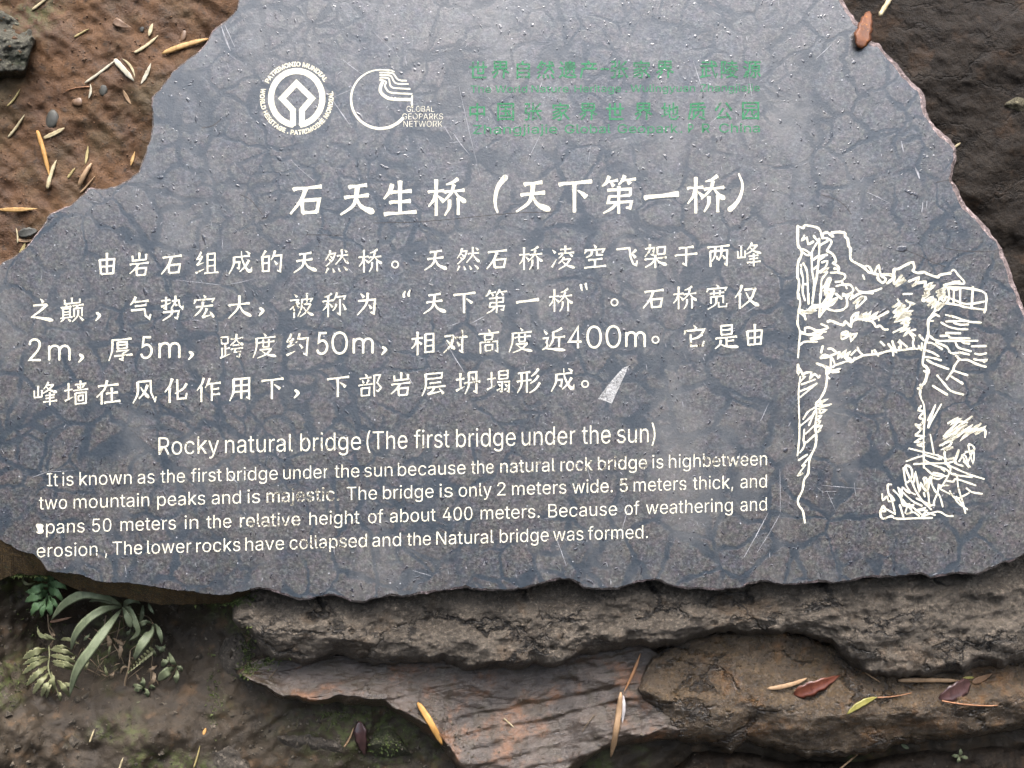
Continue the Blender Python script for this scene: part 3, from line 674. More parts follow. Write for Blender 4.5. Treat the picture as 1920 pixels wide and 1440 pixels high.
# orient outward
p = SV[:n0]
area = 0.5 * np.sum(p[:, 0] * np.roll(p[:, 1], -1) - np.roll(p[:, 0], -1) * p[:, 1])
if area < 0: SF = [f[::-1] for f in SF]
slab = mk('carved_stone_slab', SV, SF, [M['slab'], M['edge'], M['edge_dark'], M['edge_moss']], base=(0, 0, -0.066), fmat=SM, smooth=False)
tag(slab, 'large grey veined stone slab carved with white and green writing and a line drawing', 'stone slab', kind='thing')
GLYPHS = r"""
( 273|89 207 92 264 101 324 114 384 132 441 153 494 177 539 236 539 212 485 191 428 174 370 161 313 154 258 151 207 154 161 160 115 172 67 188 16 209 -38 236 -96 177 -96 139 -21 111 55 95 131
) 273|37 -96 64 -37 86 18 102 69 113 116 120 162 122 207 119 258 112 313 99 370 82 428 62 485 37 539 97 539 121 494 142 441 159 384 173 323 181 264 184 207 178 130 161 53 134 -22 97 -96
, 188|38 -119 68 71 137 71 84 -119
. 188|95 -4 78 -1 63 9 53 24 50 41 53 59 63 73 78 83 95 87 113 83 128 73 138 59 141 41 138 24 128 9 113 -1
0 453|227 -7 174 1 130 24 95 62 69 113 53 178 48 254 53 330 69 395 95 447 130 484 174 508 227 516 279 508 323 484 358 447 384 395 400 330 405 254 400 178 384 113 359 62 323 24 279 1|227 50 261 56 290 74 313 103 330 144 340 194 344 254 340 314 330 365 313 405 290 435 261 453 227 460 192 453 163 435 140 405 123 365 113 314 109 254 113 194 123 144 140 103 163 74 192 56
2 453|64 0 64 47 234 229 282 282 299 305 311 327 318 348 320 371 317 397 308 419 293 436 273 449 250 457 224 460 196 457 172 447 153 433 139 413 130 390 127 362 66 362 71 405 86 442 111 473 143 496 182 511 225 516 268 511 306 497 337 474 361 445 376 411 381 372 378 345 371 318 357 290 336 259 306 223 267 180 153 60 153 57 389 57 389 0
4 453|40 105 40 158 247 509 311 509 109 166 109 163 413 163 413 105|282 0 282 121 282 146 282 318 343 318 343 0
5 453|221 -7 178 -2 140 11 108 32 83 60 66 93 60 130 122 130 127 108 138 89 154 73 173 60 196 52 221 50 250 53 276 64 298 82 314 104 324 131 328 162 324 193 314 221 297 244 275 262 248 273 218 277 192 275 167 268 145 258 128 246 67 253 96 509 366 509 366 452 151 452 134 301 136 301 155 315 178 325 203 331 229 334 263 330 294 321 321 306 345 285 364 260 379 231 388 199 391 163 385 117 369 76 343 41 309 15 268 -1
A 480|16 0 201 509 276 509 463 0 395 0 287 302 264 372 232 478 245 478 213 371 191 302 85 0|110 142 110 199 370 199 370 142
B 456|60 0 60 509 241 509 289 504 329 491 359 469 381 442 394 410 398 374 395 344 387 320 373 301 356 286 336 275 315 267 315 262 339 257 363 245 385 227 402 203 414 173 418 136 413 100 400 67 377 39 344 18 301 4 247 0|125 57 245 57 296 63 330 80 349 105 355 137 352 161 342 184 327 203 306 218 279 228 248 231 125 231|125 285 238 285 265 288 288 296 308 309 323 326 333 348 336 372 330 403 313 429 283 446 240 452 125 452
C 510|267 -7 205 1 150 25 104 63 70 115 48 179 40 254 48 329 70 393 104 445 150 484 205 508 267 516 305 513 340 504 373 490 402 471 427 447 448 418 463 385 473 348 408 348 401 373 389 395 375 413 357 428 337 440 315 449 292 454 267 456 223 450 184 432 150 403 125 364 109 314 103 254 109 194 125 145 151 105 184 76 223 59 267 53 292 55 315 60 337 69 357 81 375 96 389 114 401 136 408 160 473 160 463 124 448 91 428 62 402 38 373 19 341 5 305 -4
D 502|219 0 96 0 96 57 215 57 272 63 318 81 354 110 379 149 394 198 399 255 394 312 379 361 354 399 320 428 275 446 221 452 93 452 93 509 225 509 294 501 353 478 399 441 433 391 455 329 462 255 455 181 433 119 398 68 351 31 291 8|125 509 125 0 60 0 60 509
E 419|60 0 60 509 372 509 372 452 125 452 125 286 355 286 355 229 125 229 125 57 375 57 375 0
G 520|269 -7 205 1 149 25 104 64 69 116 47 179 40 254 47 329 69 393 103 445 149 484 203 508 265 516 304 513 340 504 374 489 403 469 429 445 449 416 465 384 474 349 408 349 399 372 387 393 373 411 356 427 337 439 315 448 291 454 265 456 222 450 183 432 150 404 125 364 109 314 103 254 109 194 125 145 151 105 184 76 224 59 269 53 309 57 345 71 374 93 396 123 410 160 415 202 434 199 283 199 283 256 478 256 478 200 471 141 451 91 419 50 377 19 326 0
H 517|60 0 60 509 125 509 125 289 392 289 392 509 457 509 457 0 392 0 392 232 125 232 125 0
I 300|31 0 31 57 118 57 118 452 31 452 31 509 269 509 269 452 183 452 183 57 269 57 269 0
K 467|104 145 104 216 139 261 174 303 212 344 364 509 448 509 231 276 228 276|60 0 60 509 125 509 125 334 124 225 125 193 125 0|372 0 188 259 228 309 449 0
L 393|60 0 60 509 125 509 125 57 361 57 361 0
M 628|60 0 60 509 152 509 277 187 287 159 299 123 311 84 322 49 307 49 318 83 330 121 342 158 352 187 476 509 568 509 568 0 504 0 504 291 504 327 505 369 506 413 507 457 513 457 498 409 482 363 467 322 456 291 342 0 286 0 170 291 159 321 145 361 129 408 112 457 119 457 120 416 121 372 122 328 122 291 122 0
N 523|60 0 60 509 136 509 343 183 363 151 388 107 414 55 405 54 401 108 399 157 399 195 399 509 463 509 463 0 387 0 202 290 177 331 148 381 108 452 119 454 122 384 124 328 125 291 125 0
O 533|267 -7 205 1 150 25 105 63 70 115 48 179 40 254 48 329 70 393 105 445 150 484 205 508 267 516 329 508 384 484 429 445 464 393 486 329 493 254 486 179 464 115 429 63 384 25 329 1|267 53 310 59 349 76 383 105 408 144 425 194 430 254 425 314 408 365 383 404 349 433 310 450 267 456 223 450 184 433 151 404 125 364 109 314 103 254 109 194 125 144 151 105 184 76 223 59
P 445|60 0 60 509 235 509 289 503 332 487 366 462 390 430 404 391 409 348 404 304 390 265 366 233 332 207 289 191 235 186 109 186 109 242 233 242 269 246 297 256 318 272 333 294 342 319 344 348 342 376 333 402 318 423 297 439 268 449 232 452 125 452 125 0
R 449|60 0 60 509 236 509 290 504 333 489 367 465 390 433 405 395 409 352 405 309 390 271 367 240 333 217 289 203 236 198 96 198 96 255 234 255 269 258 298 267 319 281 334 300 342 324 345 352 342 380 334 405 319 425 298 440 269 449 233 452 125 452 125 0|353 0 230 229 303 229 428 0
S 447|224 -9 172 -4 128 9 91 31 64 60 46 96 38 137 104 137 110 110 123 88 142 71 166 59 194 52 224 49 257 52 286 60 311 74 329 92 341 114 346 139 342 161 332 179 316 193 296 205 272 214 245 222 184 239 128 260 86 289 60 326 52 372 58 413 75 448 102 476 138 498 180 511 227 516 275 511 316 498 351 476 377 449 394 415 401 378 337 378 326 412 302 437 267 453 225 459 194 456 167 448 145 435 129 418 118 398 115 376 119 352 131 334 148 319 169 308 191 300 212 293 264 279 312 264 336 252 359 238 379 220 395 198 405 171 408 139 403 99 386 64 360 34 323 11 278 -4
T 449|32 452 32 509 417 509 417 452 257 452 257 0 193 0 193 452
U 517|259 -8 203 -2 154 15 114 43 85 80 66 124 60 173 60 509 124 509 124 178 128 144 141 113 160 87 187 68 220 56 259 52 298 56 331 68 357 87 377 113 389 144 393 178 393 509 457 509 457 173 451 124 433 80 403 43 363 15 315 -2
W 686|155 0 16 509 82 509 163 196 175 145 187 94 197 40 189 40 200 94 211 145 224 196 306 509 380 509 462 196 474 145 486 94 497 40 488 40 499 94 510 145 523 196 603 509 670 509 530 0 455 0 368 323 351 391 336 475 350 475 335 395 318 323 230 0
Z 438|42 0 42 46 273 385 306 431 341 476 348 454 285 452 223 452 40 452 40 509 397 509 397 462 169 129 134 81 97 33 90 54 152 57 214 57 399 57 399 0
a 389|160 -9 126 -5 94 5 68 22 48 45 35 73 30 108 34 138 43 161 58 179 78 193 100 203 125 211 178 220 234 227 252 230 265 235 273 243 276 255 276 257 273 279 267 297 256 311 240 322 220 329 196 331 171 329 149 322 132 313 118 301 107 288 100 274 41 291 57 322 79 346 104 364 133 375 163 382 194 384 215 383 239 379 263 372 286 360 306 343 322 320 333 290 337 251 337 0 277 0 277 52 272 52 264 38 252 25 236 12 215 1 190 -6|170 45 202 49 228 59 248 74 263 93 272 115 276 138 276 190 270 186 259 182 231 176 200 171 175 168 154 164 134 159 117 150 103 139 95 124 92 105 94 87 102 72 114 61 130 52 149 47
b 424|229 -8 198 -5 172 4 153 17 138 31 118 59 112 59 112 0 53 0 53 509 114 509 114 319 118 319 137 346 152 360 171 373 197 381 229 384 274 378 313 361 345 332 370 293 385 245 390 189 385 133 370 84 346 45 313 16 274 -2|220 47 253 51 279 66 301 88 316 117 325 151 328 189 325 227 316 261 301 290 280 311 253 325 220 330 188 325 161 312 140 291 125 263 116 229 113 189 116 150 125 115 140 86 162 65 188 51
c 396|207 -8 159 -2 117 16 82 46 56 85 40 133 34 187 40 243 56 291 82 330 117 360 159 378 207 384 234 383 260 377 284 368 305 356 324 341 340 322 353 301 362 277 303 262 298 276 290 289 281 301 270 311 257 319 242 325 226 329 207 330 173 325 145 310 124 287 108 258 99 224 96 187 99 151 108 117 124 89 145 66 173 51 207 46 226 48 243 52 258 58 271 66 282 76 292 89 299 102 304 117 363 102 354 78 341 56 325 37 306 21 285 9 261 -1 235 -6
d 424|195 -8 151 -2 111 16 79 45 55 84 39 133 34 189 39 245 55 293 79 332 112 361 151 378 196 384 228 381 253 373 272 360 287 346 306 319 311 319 311 509 372 509 372 0 313 0 313 59 307 59 287 31 272 17 252 4 227 -5|205 47 236 51 263 65 284 86 299 115 309 150 312 189 309 229 300 263 284 291 263 312 237 325 205 330 172 325 145 311 124 290 108 261 99 227 96 189 99 151 109 117 124 88 145 66 172 51
e 404|212 -8 161 -2 117 16 82 46 56 85 40 132 34 187 39 242 55 290 81 329 115 359 157 378 205 384 236 382 266 374 294 361 319 341 341 315 357 282 368 242 371 194 371 169 75 169 75 221 338 221 310 202 307 237 298 269 283 294 263 314 237 326 205 330 173 326 146 313 125 294 109 270 99 241 96 211 96 178 100 139 110 106 128 80 151 61 179 50 212 46 234 48 254 53 271 61 285 73 297 88 306 105 365 91 353 63 335 39 311 19 283 4 249 -5
f 254|228 379 228 327 6 327 6 379|81 0 81 432 84 461 96 486 113 505 135 519 161 527 187 530 207 529 222 527 243 521 227 468 215 472 195 474 171 470 154 460 145 443 142 419 142 0
g 425|207 -151 168 -148 134 -140 105 -127 82 -110 64 -91 51 -69 101 -41 122 -66 136 -78 154 -88 178 -95 207 -97 249 -92 282 -75 304 -47 311 -6 311 68 306 68 287 41 272 28 252 16 227 8 195 5 152 10 113 27 80 53 55 90 39 136 34 191 39 246 55 293 80 332 112 361 152 378 196 384 228 382 253 373 273 360 288 346 308 319 313 319 313 379 372 379 372 -9 367 -54 350 -90 324 -117 291 -136 251 -147|205 59 237 63 264 75 285 95 300 121 309 154 312 193 309 231 300 264 285 291 264 312 237 325 205 330 172 325 145 312 124 290 109 262 99 229 96 193 99 155 109 123 124 96 145 76 172 63
h 410|114 227 114 0 53 0 53 509 114 509 114 287 102 287 124 332 152 362 187 379 227 384 264 380 295 369 321 349 341 321 353 285 357 240 357 0 296 0 296 235 290 275 273 304 246 323 210 329 184 326 161 317 141 303 126 283 117 257
i 167|53 0 53 379 114 379 114 0|84 443 67 446 54 455 44 468 41 483 44 499 54 512 67 521 84 524 100 521 114 512 123 499 126 483 123 468 114 455 100 446
j 167|53 379 114 379 114 -30 111 -63 102 -90 86 -113 65 -129 37 -139 4 -143 -10 -143 -10 -87 2 -87 25 -83 40 -72 50 -54 53 -29|83 443 67 446 53 455 44 468 41 483 44 499 53 512 67 521 83 524 100 521 114 512 123 499 126 483 123 468 114 455 100 446
k 381|110 137 110 212 121 212 284 379 360 379 184 199 177 199|53 0 53 509 114 509 114 0|294 0 148 186 191 229 372 0
l 189|139 -2 101 3 74 20 58 47 53 84 53 509 114 509 114 99 115 77 120 62 130 54 146 52 160 53 170 54 181 3 162 -1
m 610|53 0 53 379 112 379 112 295 108 295 118 323 132 346 151 363 172 376 195 384 219 386 257 380 287 361 309 331 321 295 312 295 322 321 337 343 357 361 381 375 407 383 437 386 468 383 497 372 522 354 541 328 553 296 557 255 557 0 496 0 496 254 490 289 473 313 447 326 419 330 395 328 374 320 358 307 345 290 338 270 335 247 335 0 274 0 274 260 269 288 253 311 229 326 199 330 178 328 158 320 140 307 126 289 117 266 114 238 114 0
n 410|114 227 114 0 53 0 53 379 112 379 112 287 102 287 124 332 152 362 187 379 227 384 264 380 295 369 321 349 341 321 353 285 357 240 357 0 296 0 296 235 290 275 273 304 246 323 210 329 184 326 161 317 141 303 126 283 117 257
o 415|207 -8 159 -2 117 16 82 46 56 85 40 133 34 187 40 243 56 291 82 330 117 360 159 378 207 384 256 378 299 360 333 330 359 291 376 243 381 187 376 133 359 85 333 46 299 16 256 -2|207 46 242 51 270 66 292 89 307 117 316 151 319 187 316 224 307 258 292 287 270 310 242 325 207 330 173 325 145 310 124 287 108 258 99 224 96 187 99 151 108 117 124 89 145 66 173 51
p 424|53 -143 53 379 112 379 112 319 118 319 137 346 152 360 171 373 197 381 229 384 274 378 313 361 345 332 370 293 385 245 390 189 385 133 370 84 346 45 313 16 274 -2 229 -8 198 -5 173 4 153 17 138 31 118 59 114 59 114 -143|220 47 253 51 279 66 301 88 316 117 325 151 328 189 325 227 316 261 301 290 280 311 253 325 220 330 188 325 161 312 140 291 125 263 116 229 113 189 116 150 125 115 140 86 162 65 188 51
r 259|53 0 53 379 112 379 112 321 115 321 130 347 152 367 181 380 213 385 229 384 243 384 243 322 230 324 207 326 182 323 159 315 140 301 126 284 117 262 114 237 114 0
s 365|182 -8 145 -5 112 3 84 18 62 38 45 63 36 94 94 107 105 79 124 60 150 49 181 45 217 50 244 62 262 81 268 103 265 121 254 136 237 147 212 155 149 170 104 186 72 208 53 237 47 274 51 305 65 332 87 354 115 370 149 381 187 384 223 381 254 372 279 358 299 339 314 316 324 290 268 277 258 298 243 316 219 328 187 333 156 329 131 317 114 299 109 277 112 258 124 243 144 232 172 223 229 209 275 194 306 171 325 142 331 107 326 75 312 47 290 24 260 6 223 -5
t 227|204 379 204 327 6 327 6 379|65 471 126 471 126 98 128 76 136 61 150 53 170 50 185 51 202 54 213 2 192 -3 168 -4 125 2 92 21 72 52 65 93
u 410|182 -5 146 -1 115 11 89 31 69 59 57 95 53 139 53 379 114 379 114 144 119 105 137 75 164 56 200 50 226 53 249 62 268 77 283 97 293 122 296 153 296 379 357 379 357 0 298 0 298 92 307 92 286 47 257 17 222 0
v 389|163 0 17 379 84 379 165 155 177 121 187 87 206 21 184 21 203 87 213 121 224 155 305 379 371 379 226 0
w 567|138 0 23 379 87 379 133 214 154 137 175 41 165 41 186 135 206 214 252 379 316 379 362 214 382 136 402 41 391 41 413 135 434 214 480 379 545 379 429 0 368 0 319 172 305 225 291 280 277 338 291 338 277 280 263 225 248 172 199 0
y 389|47 -139 61 -86 71 -87 88 -90 104 -89 118 -84 130 -74 141 -58 151 -36 163 -1 17 379 84 379 165 155 177 121 187 87 206 21 184 21 202 87 224 155 305 379 371 379 204 -58 191 -85 177 -107 159 -124 139 -136 117 -143 91 -145 65 -143
"""
DRAWING = """
1480 410 9.6:150 130 155 470 210 560 215 660 160 800 150 1050 175 1100 170 1250 155 1330 165 1440/150 130 250 170 270 120 400 130 520 170 560 240 590 330/270 300 235 390 310 350 340 460 430 410/440 310 490 380 540 360/590 350 680 360 760 420 700 530 680 580 780 640 840 760 790 800 860 850 890 900 810 900/890 900 870 960 740 975/870 970 980 1000 1000 1060 940 1120 830 1140/940 1120 950 1180 840 1215/950 1190 1090 1190 1150 1280 1100 1350 960 1390/1010 1200 1035 1260/830 1350 940 1440/590 330 600 270 680 250 740 300 780 310 770 250 980 250 1000 320 1050 370 1070 500 1100 550 1100 730 1180 790 1330 870 1420 960 1530 990 1590 1010 1600 1080 1680 1160 1730 1090 1640 1020/1340 870 1420 860 1490 950/1530 970 1610 850 1640 1000 1800 1000 1870 1040 1750 1170/1870 1060 1900 920 1920 900/210 560 270 560 380 630/230 600 320 660 400 640/540 360 480 460 410 590 400 700 410 940 440 1120 440 1300 420 1440/540 370 540 560 530 700 510 900 480 1120 440 1300/690 400 550 480/430 740 520 670/530 680 680 650/540 740 620 690/580 790 680 760 640 880 520 970/430 910 510 850/560 970 690 890 620 960 680 970 610 1050 580 1130 570 1250 560 1440/210 830 215 960 250 1080 240 1300 270 1440/250 800 320 950 330 1200 340 1440/250 1180 310 1180/580 1250 640 1200 700 1080 740 1090 660 1250 640 1300 760 1270 800 1300 720 1440/640 1290 690 1150 720 1120 670 1360 780 1270 700 1440 640 1330/1190 1240 1280 1320 1500 1310 1660 1255/1140 1420 1280 1340 1500 1340/1320 1020 1350 1090
1480 550 9.6:160 0 190 160 170 280 155 420 150 560 190 690 175 860 155 1160/155 1280 150 1440/240 0 280 130/340 0 345 190/440 0 410 190/560 0 550 130 540 430/190 300 300 320 420 230 520 230 400 300 470 310 300 330 420 350 260 350 200 350 270 400 290 470/550 240 640 200 720 0 780 20 680 160 850 90 760 200 620 250 600 340/560 220 700 60 740 100 600 250 800 130 850 120 640 290 560 400/680 280 800 315 950 300 1040 220 1030 100 1000 30 960 10/1030 100 1090 20 1140 20 1100 110/1150 180 1300 70 1380 90 1210 260 1260 120 1340 60 1160 180/1130 70 1300 0/690 510 760 495 960 570 1010 510 1110 590 1120 430 1240 350 1190 480 1320 380 1250 450 1380 360 1330 470 1460 350 1400 470 1580 350 1500 470 1780 330/1120 530 1200 470 1480 500 1560 610 1630 580 1690 650 1770 650/1460 440 1600 430 1610 490/190 690 270 700 290 620 380 620 500 670 690 620 570 550/210 720 360 740 500 700 660 690/340 750 560 740 590 650/380 820 500 780 600 800 390 840/190 930 270 870 500 870/930 790 950 720 1040 690 1050 770 950 820 930 760 1030 740/1050 770 1200 730 1110 850 1100 720/600 950 570 1070/690 1000 760 1000 840 1060/570 1130 640 1100 720 1140 640 1160/560 1160 740 1130 900 1060 880 1150 1010 1040 960 1140 1080 1060 1030 1150 1100 1180/740 1130 740 1340 700 1440/760 1150 820 1270 780 1330/810 1300 1010 1230 1180 1190 1330 1120 1600 1090 1740 1050 1920 1020/1000 1160 1110 1240 1180 1160/1110 1110 1200 1020/1225 970 1250 1040 1320 1110/1490 1090 1490 1030/1530 1020 1600 1130/490 1260 640 1310 740 1370/770 1390 910 1360/770 1420 890 1410/650 1340 680 1440 740 1400/1640 870 1710 940/1780 910 1850 1020 1870 1110/1850 860 1910 1050
1660 460 9.6:0 530 90 540 160 590/160 600 30 690/160 590 150 440 240 420 460 310 510 350 520 420 490 460 570 500 690 480 760 520 930 570 990 530 1170 500/1190 460 1240 440 1300 530 1410 640 1400 690 1240 680 1050 730/1050 720 1200 670 1340 650/160 600 170 700 300 530 200 720 340 580 250 700 370 620 190 740/420 650 590 590 540 680 470 740 560 690 720 660 710 740 830 680 740 770 870 730 740 830 690 850 780 810 750 880 660 920 780 890 680 950 690 1000 840 930 760 1010/320 880 480 870/220 970 240 1030 110 1120 280 1050/370 990 420 1030 510 1050 440 1080/150 1210 320 1050 200 1200 360 1080 170 1280 410 1130 190 1370 330 1230 470 1190 270 1300 470 1230 290 1320 430 1330 290 1400 420 1390 340 1440/920 840 1060 770 930 850 1060 800 940 900 1060 850 940 940 1050 890 970 970/1060 920 1010 960 1040 1000 1080 960 1060 910 1000 930/860 950 770 1010 880 980 760 1100 900 1010 840 1110 950 1020 890 1180 1000 1020 930 1160 1060 1030 940 1160/890 1180 780 1330 770 1440/900 1240 970 1280/800 1360 860 1360/1050 760 1130 760 1300 760 1560 790 1800 880 1800 1170/1130 760 1140 960 1080 1050/1080 920 1240 990 1400 1050 1560 1050 1780 1010/1090 1040 1330 1080 1400 1110 1540 1130 1800 1160/1230 790 1225 1050/1345 790 1345 1090/1575 750 1550 1130/1140 760 1240 800 1360 780/1800 1160 1780 1210/1080 1250 1300 1310 1500 1370 1720 1390/1090 1370 1300 1370 1500 1360
1660 590 9.6:890 0 770 100 770 340 720 520 700 620 680 780 675 900 750 970 720 1200 640 1300 620 1440/1230 150 1350 180 1490 175/1000 140 1130 210 1300 260 1480 265/1090 330 1350 335/990 385 1130 380 1180 420 1520 425/780 370 920 470 1150 470 1660 470/1350 440 1400 510 1510 520/910 500 1100 580 1180 690 1350 680 1510 720/1260 490 1310 590 1540 660/1550 570 1810 565/1610 700 1700 720 1810 695/1590 800 1700 820 1810 820 1770 850/1270 740 1360 810 1480 815 1640 890 1810 940/1330 800 1240 930 1220 1000 1160 1080 1100 1170/1230 1010 1480 1090/1180 1110 1390 1240/930 1090 1060 1240 1170 1370 1400 1440/850 1280 1110 1440/750 500 850 520 1020 620/730 640 850 690 960 750/700 760 850 780 1000 820/740 810 880 890 1140 980/610 370 690 460/420 310 510 430 490 510 520 610/430 300 540 265/450 320 540 380/0 670 130 640 300 640 500 610 600 620 690 620/55 530 130 640 140 740/125 480 200 680/235 500 270 470 270 640 240 580/270 480 390 580/600 560 610 620/655 510 650 640/170 40 300 0 180 120 420 50 280 160 420 90 340 180 340 260/140 320 330 230 400 200 280 300 420 260 340 370 430 300/780 990 770 1050 690 1010/580 1330 640 1320 630 1260
1480 680 4.645:80 20 78 100 95 60 120 120 130 95 190 85 180 140 220 100 250 130 265 110/95 120 82 260 85 500 85 650 70 810/82 180 140 120/105 190 225 145/90 250 160 220 240 180/95 300 240 180/240 10 320 50 320 210 270 310 230 360 235 450 225 560 235 640 225 730 175 840 165 960 130 1020 115 1110 75 1190 80 1240 115 1290 135 1395/310 50 360 60 320 90 350 140/230 350 330 320 240 380 370 360 250 400 320 410 260 440 290 330/120 495 160 430 220 390/95 550 180 480 230 410/170 545 220 440 240 430/130 580 130 700 220 630/140 620 215 550/90 785 120 740 140 690/240 470 280 460 230 520 270 510 240 560 285 550 250 600 270 590/80 850 155 800/110 900 190 800/70 985 120 960 80 970 140 890
1640 740 5.76:490 0 500 50 530 110 540 250 530 420 525 600 530 790/500 120 470 170 530 180 480 250 530 270 490 330 440 320 500 370 530 340 480 400 440 440 530 450 440 510 530 520 470 540 530 560/655 110 570 280/720 100 570 350 650 130/640 230 580 360/600 430 640 650/790 310 890 250 830 320 930 260 740 460 1060 230 740 480 1000 320 720 550 960 360 830 500 1050 330 930 490 1150 310 960 440 1190 340 1080 430 1190 380 1190 460/740 450 900 300 1000 300/700 550 830 500 800 560 730 590 850 570 760 600 770 700 850 680 760 720 800 780/870 690 910 590 890 670 870 740 950 770/850 680 880 740/910 720 970 640 1010 780 940 650/1030 780 960 720/980 620 1070 600 1060 550 1010 550 1060 740 1070 600 1010 720/370 580 530 620 720 670 780 740 840 780 1020 860 1180 910/340 720 450 680 530 660/420 750 530 745 780 740/530 700 640 760 760 800 850 860 1050 890/540 790 640 870 790 880/680 650 720 700/540 650 700 700/760 750 850 720/790 750 820 820 730 980 690 1010/850 850 890 880 900 1000 940 1130 980 1280/720 800 760 830 730 800/630 840 740 870 690 910 640 900/780 930 850 940 880 910 1090 980/990 1010 1050 1050 1160 1070/700 980 800 980/690 970 680 1060 640 1150 645 1200/620 880 610 950 650 1040 700 1090 735 1210/710 1020 860 1100 890 1160 1000 1240/810 1040 880 1120 1020 1060/880 1100 960 1200/310 790 340 950 400 880 390 790 330 780 410 960 440 840 480 1040 500 960 540 1030 560 910 530 910 570 1030 600 890 560 1000 580 1080 590 1190 630 1190/410 960 450 1050 520 1150 610 1240/380 1050 330 960/180 970 140 980 150 1080 180 1100/250 1000 290 1100 300 1000 340 1040 380 1060/200 1030 270 1100 320 1180 400 1230/80 1070 90 1140 130 1100 150 1150 210 1140 170 1080 190 1160 220 1280/260 1010 400 1140 510 1200/320 1020 440 1080/450 1120 600 1190/60 1260 90 1200 110 1260 60 1260 80 1340 180 1310 240 1340 480 1330 620 1330/80 1210 220 1290/270 1190 310 1320/280 1100 310 1200 420 1190/330 1280 360 1190 400 1260 340 1290 420 1270 480 1310/470 1250 560 1250 510 1310 680 1260 780 1310 845 1310/440 1250 550 1220/560 1270 650 1300/370 1180 500 1290/300 1130 400 1250/530 1060 540 1100
"""
# ------------------------------------------------------------------ cut and painted writing
class Ink:
    """flat painted strokes lying in the shallow cuts of the slab face"""
    def __init__(self):
        self.v = []; self.f = []; self.w = []; self.m = []
        self.lay = 0
    def z(self):
        self.lay = (self.lay + 1) % 9
        return 0.00025 + 0.00002 * self.lay
    def ribbon(self, P, wd, wear=0.2, mat=0, closed=False, cap=0.35, z=None):
        P = np.array(P, float)
        keep = [0]
        for i in range(1, len(P)):
            if np.hypot(*(P[i] - P[keep[-1]])) > 0.05: keep.append(i)
        wd = np.broadcast_to(np.asarray(wd, float), (len(P),))[keep]; P = P[keep]
        if closed and np.hypot(*(P[0] - P[-1])) < 0.05: P = P[:-1]; wd = wd[:-1]
        n = len(P)
        if n < 2: return
        if closed:
            d1 = P - np.roll(P, 1, 0); d2 = np.roll(P, -1, 0) - P
        else:
            d = np.diff(P, axis=0); d1 = np.vstack([d[:1], d]); d2 = np.vstack([d, d[-1:]])
        d1 = d1 / np.linalg.norm(d1, axis=1)[:, None]; d2 = d2 / np.linalg.norm(d2, axis=1)[:, None]
        n1 = np.stack([-d1[:, 1], d1[:, 0]], 1); n2 = np.stack([-d2[:, 1], d2[:, 0]], 1)
        mt = n1 + n2
        ln = np.linalg.norm(mt, axis=1); mt = np.where(ln[:, None] > 0.3, mt / np.maximum(ln, 1e-6)[:, None], n1)
        co = np.clip((mt * n1).sum(1), 0.5, 1)
        off = mt * (wd / 2 / co)[:, None]
        L = P + off; R = P - off
        zz = self.z() if z is None else z
        b = len(self.v)
        pts = []
        if not closed and cap:
            pts += [P[0] - d1[0] * wd[0] * cap + n1[0] * wd[0] * 0.22, P[0] - d1[0] * wd[0] * cap - n1[0] * wd[0] * 0.22]
        for i in range(n): pts += [L[i], R[i]]
        if not closed and cap:
            pts += [P[-1] + d2[-1] * wd[-1] * cap + n2[-1] * wd[-1] * 0.22, P[-1] + d2[-1] * wd[-1] * cap - n2[-1] * wd[-1] * 0.22]
        for q in pts:
            self.v.append(((q[0] - 960) * K, (720 - q[1]) * K, zz)); self.w.append(wear)
        m = len(pts) // 2
        for i in range(m - 1 + (1 if closed else 0)):
            j = (i + 1) % m
            self.f.append([b + 2 * i, b + 2 * i + 1, b + 2 * j + 1, b + 2 * j]); self.m.append(mat)
    def raw(self, verts, faces, wear, mat=0):
        b = len(self.v)
        self.v += [tuple(v) for v in verts]; self.w += list(wear)
        for f in faces: self.f.append([b + i for i in f]); self.m.append(mat)
    def build(self, name, mats, parent=None):
        v = np.array(self.v)
        # face every polygon outwards
        F = []
        for f in self.f:
            a = v[f]; ar_ = np.sum(a[:, 0] * np.roll(a[:, 1], -1) - np.roll(a[:, 0], -1) * a[:, 1])
            F.append(f if ar_ >= 0 else f[::-1])
        o = mk(name, v, F, mats, parent=parent or slab, fmat=self.m, smooth=False)
        at = o.data.attributes.new('wear', 'FLOAT', 'POINT')
        at.data.foreach_set('value', np.array(self.w, np.float32))
        return o

def catmull(P, n=5):
    P = np.array(P, float)
    if len(P) < 3: return P
    Q = np.vstack([2 * P[0] - P[1], P, 2 * P[-1] - P[-2]])
    out = []
    for i in range(1, len(Q) - 2):
        for k in range(n):
            t = k / n
            out.append(0.5 * ((2 * Q[i]) + (-Q[i - 1] + Q[i + 1]) * t + (2 * Q[i - 1] - 5 * Q[i] + 4 * Q[i + 1] - Q[i + 2]) * t * t + (-Q[i - 1] + 3 * Q[i] - 3 * Q[i + 1] + Q[i + 2]) * t ** 3))
    out.append(P[-1])
    return np.array(out)

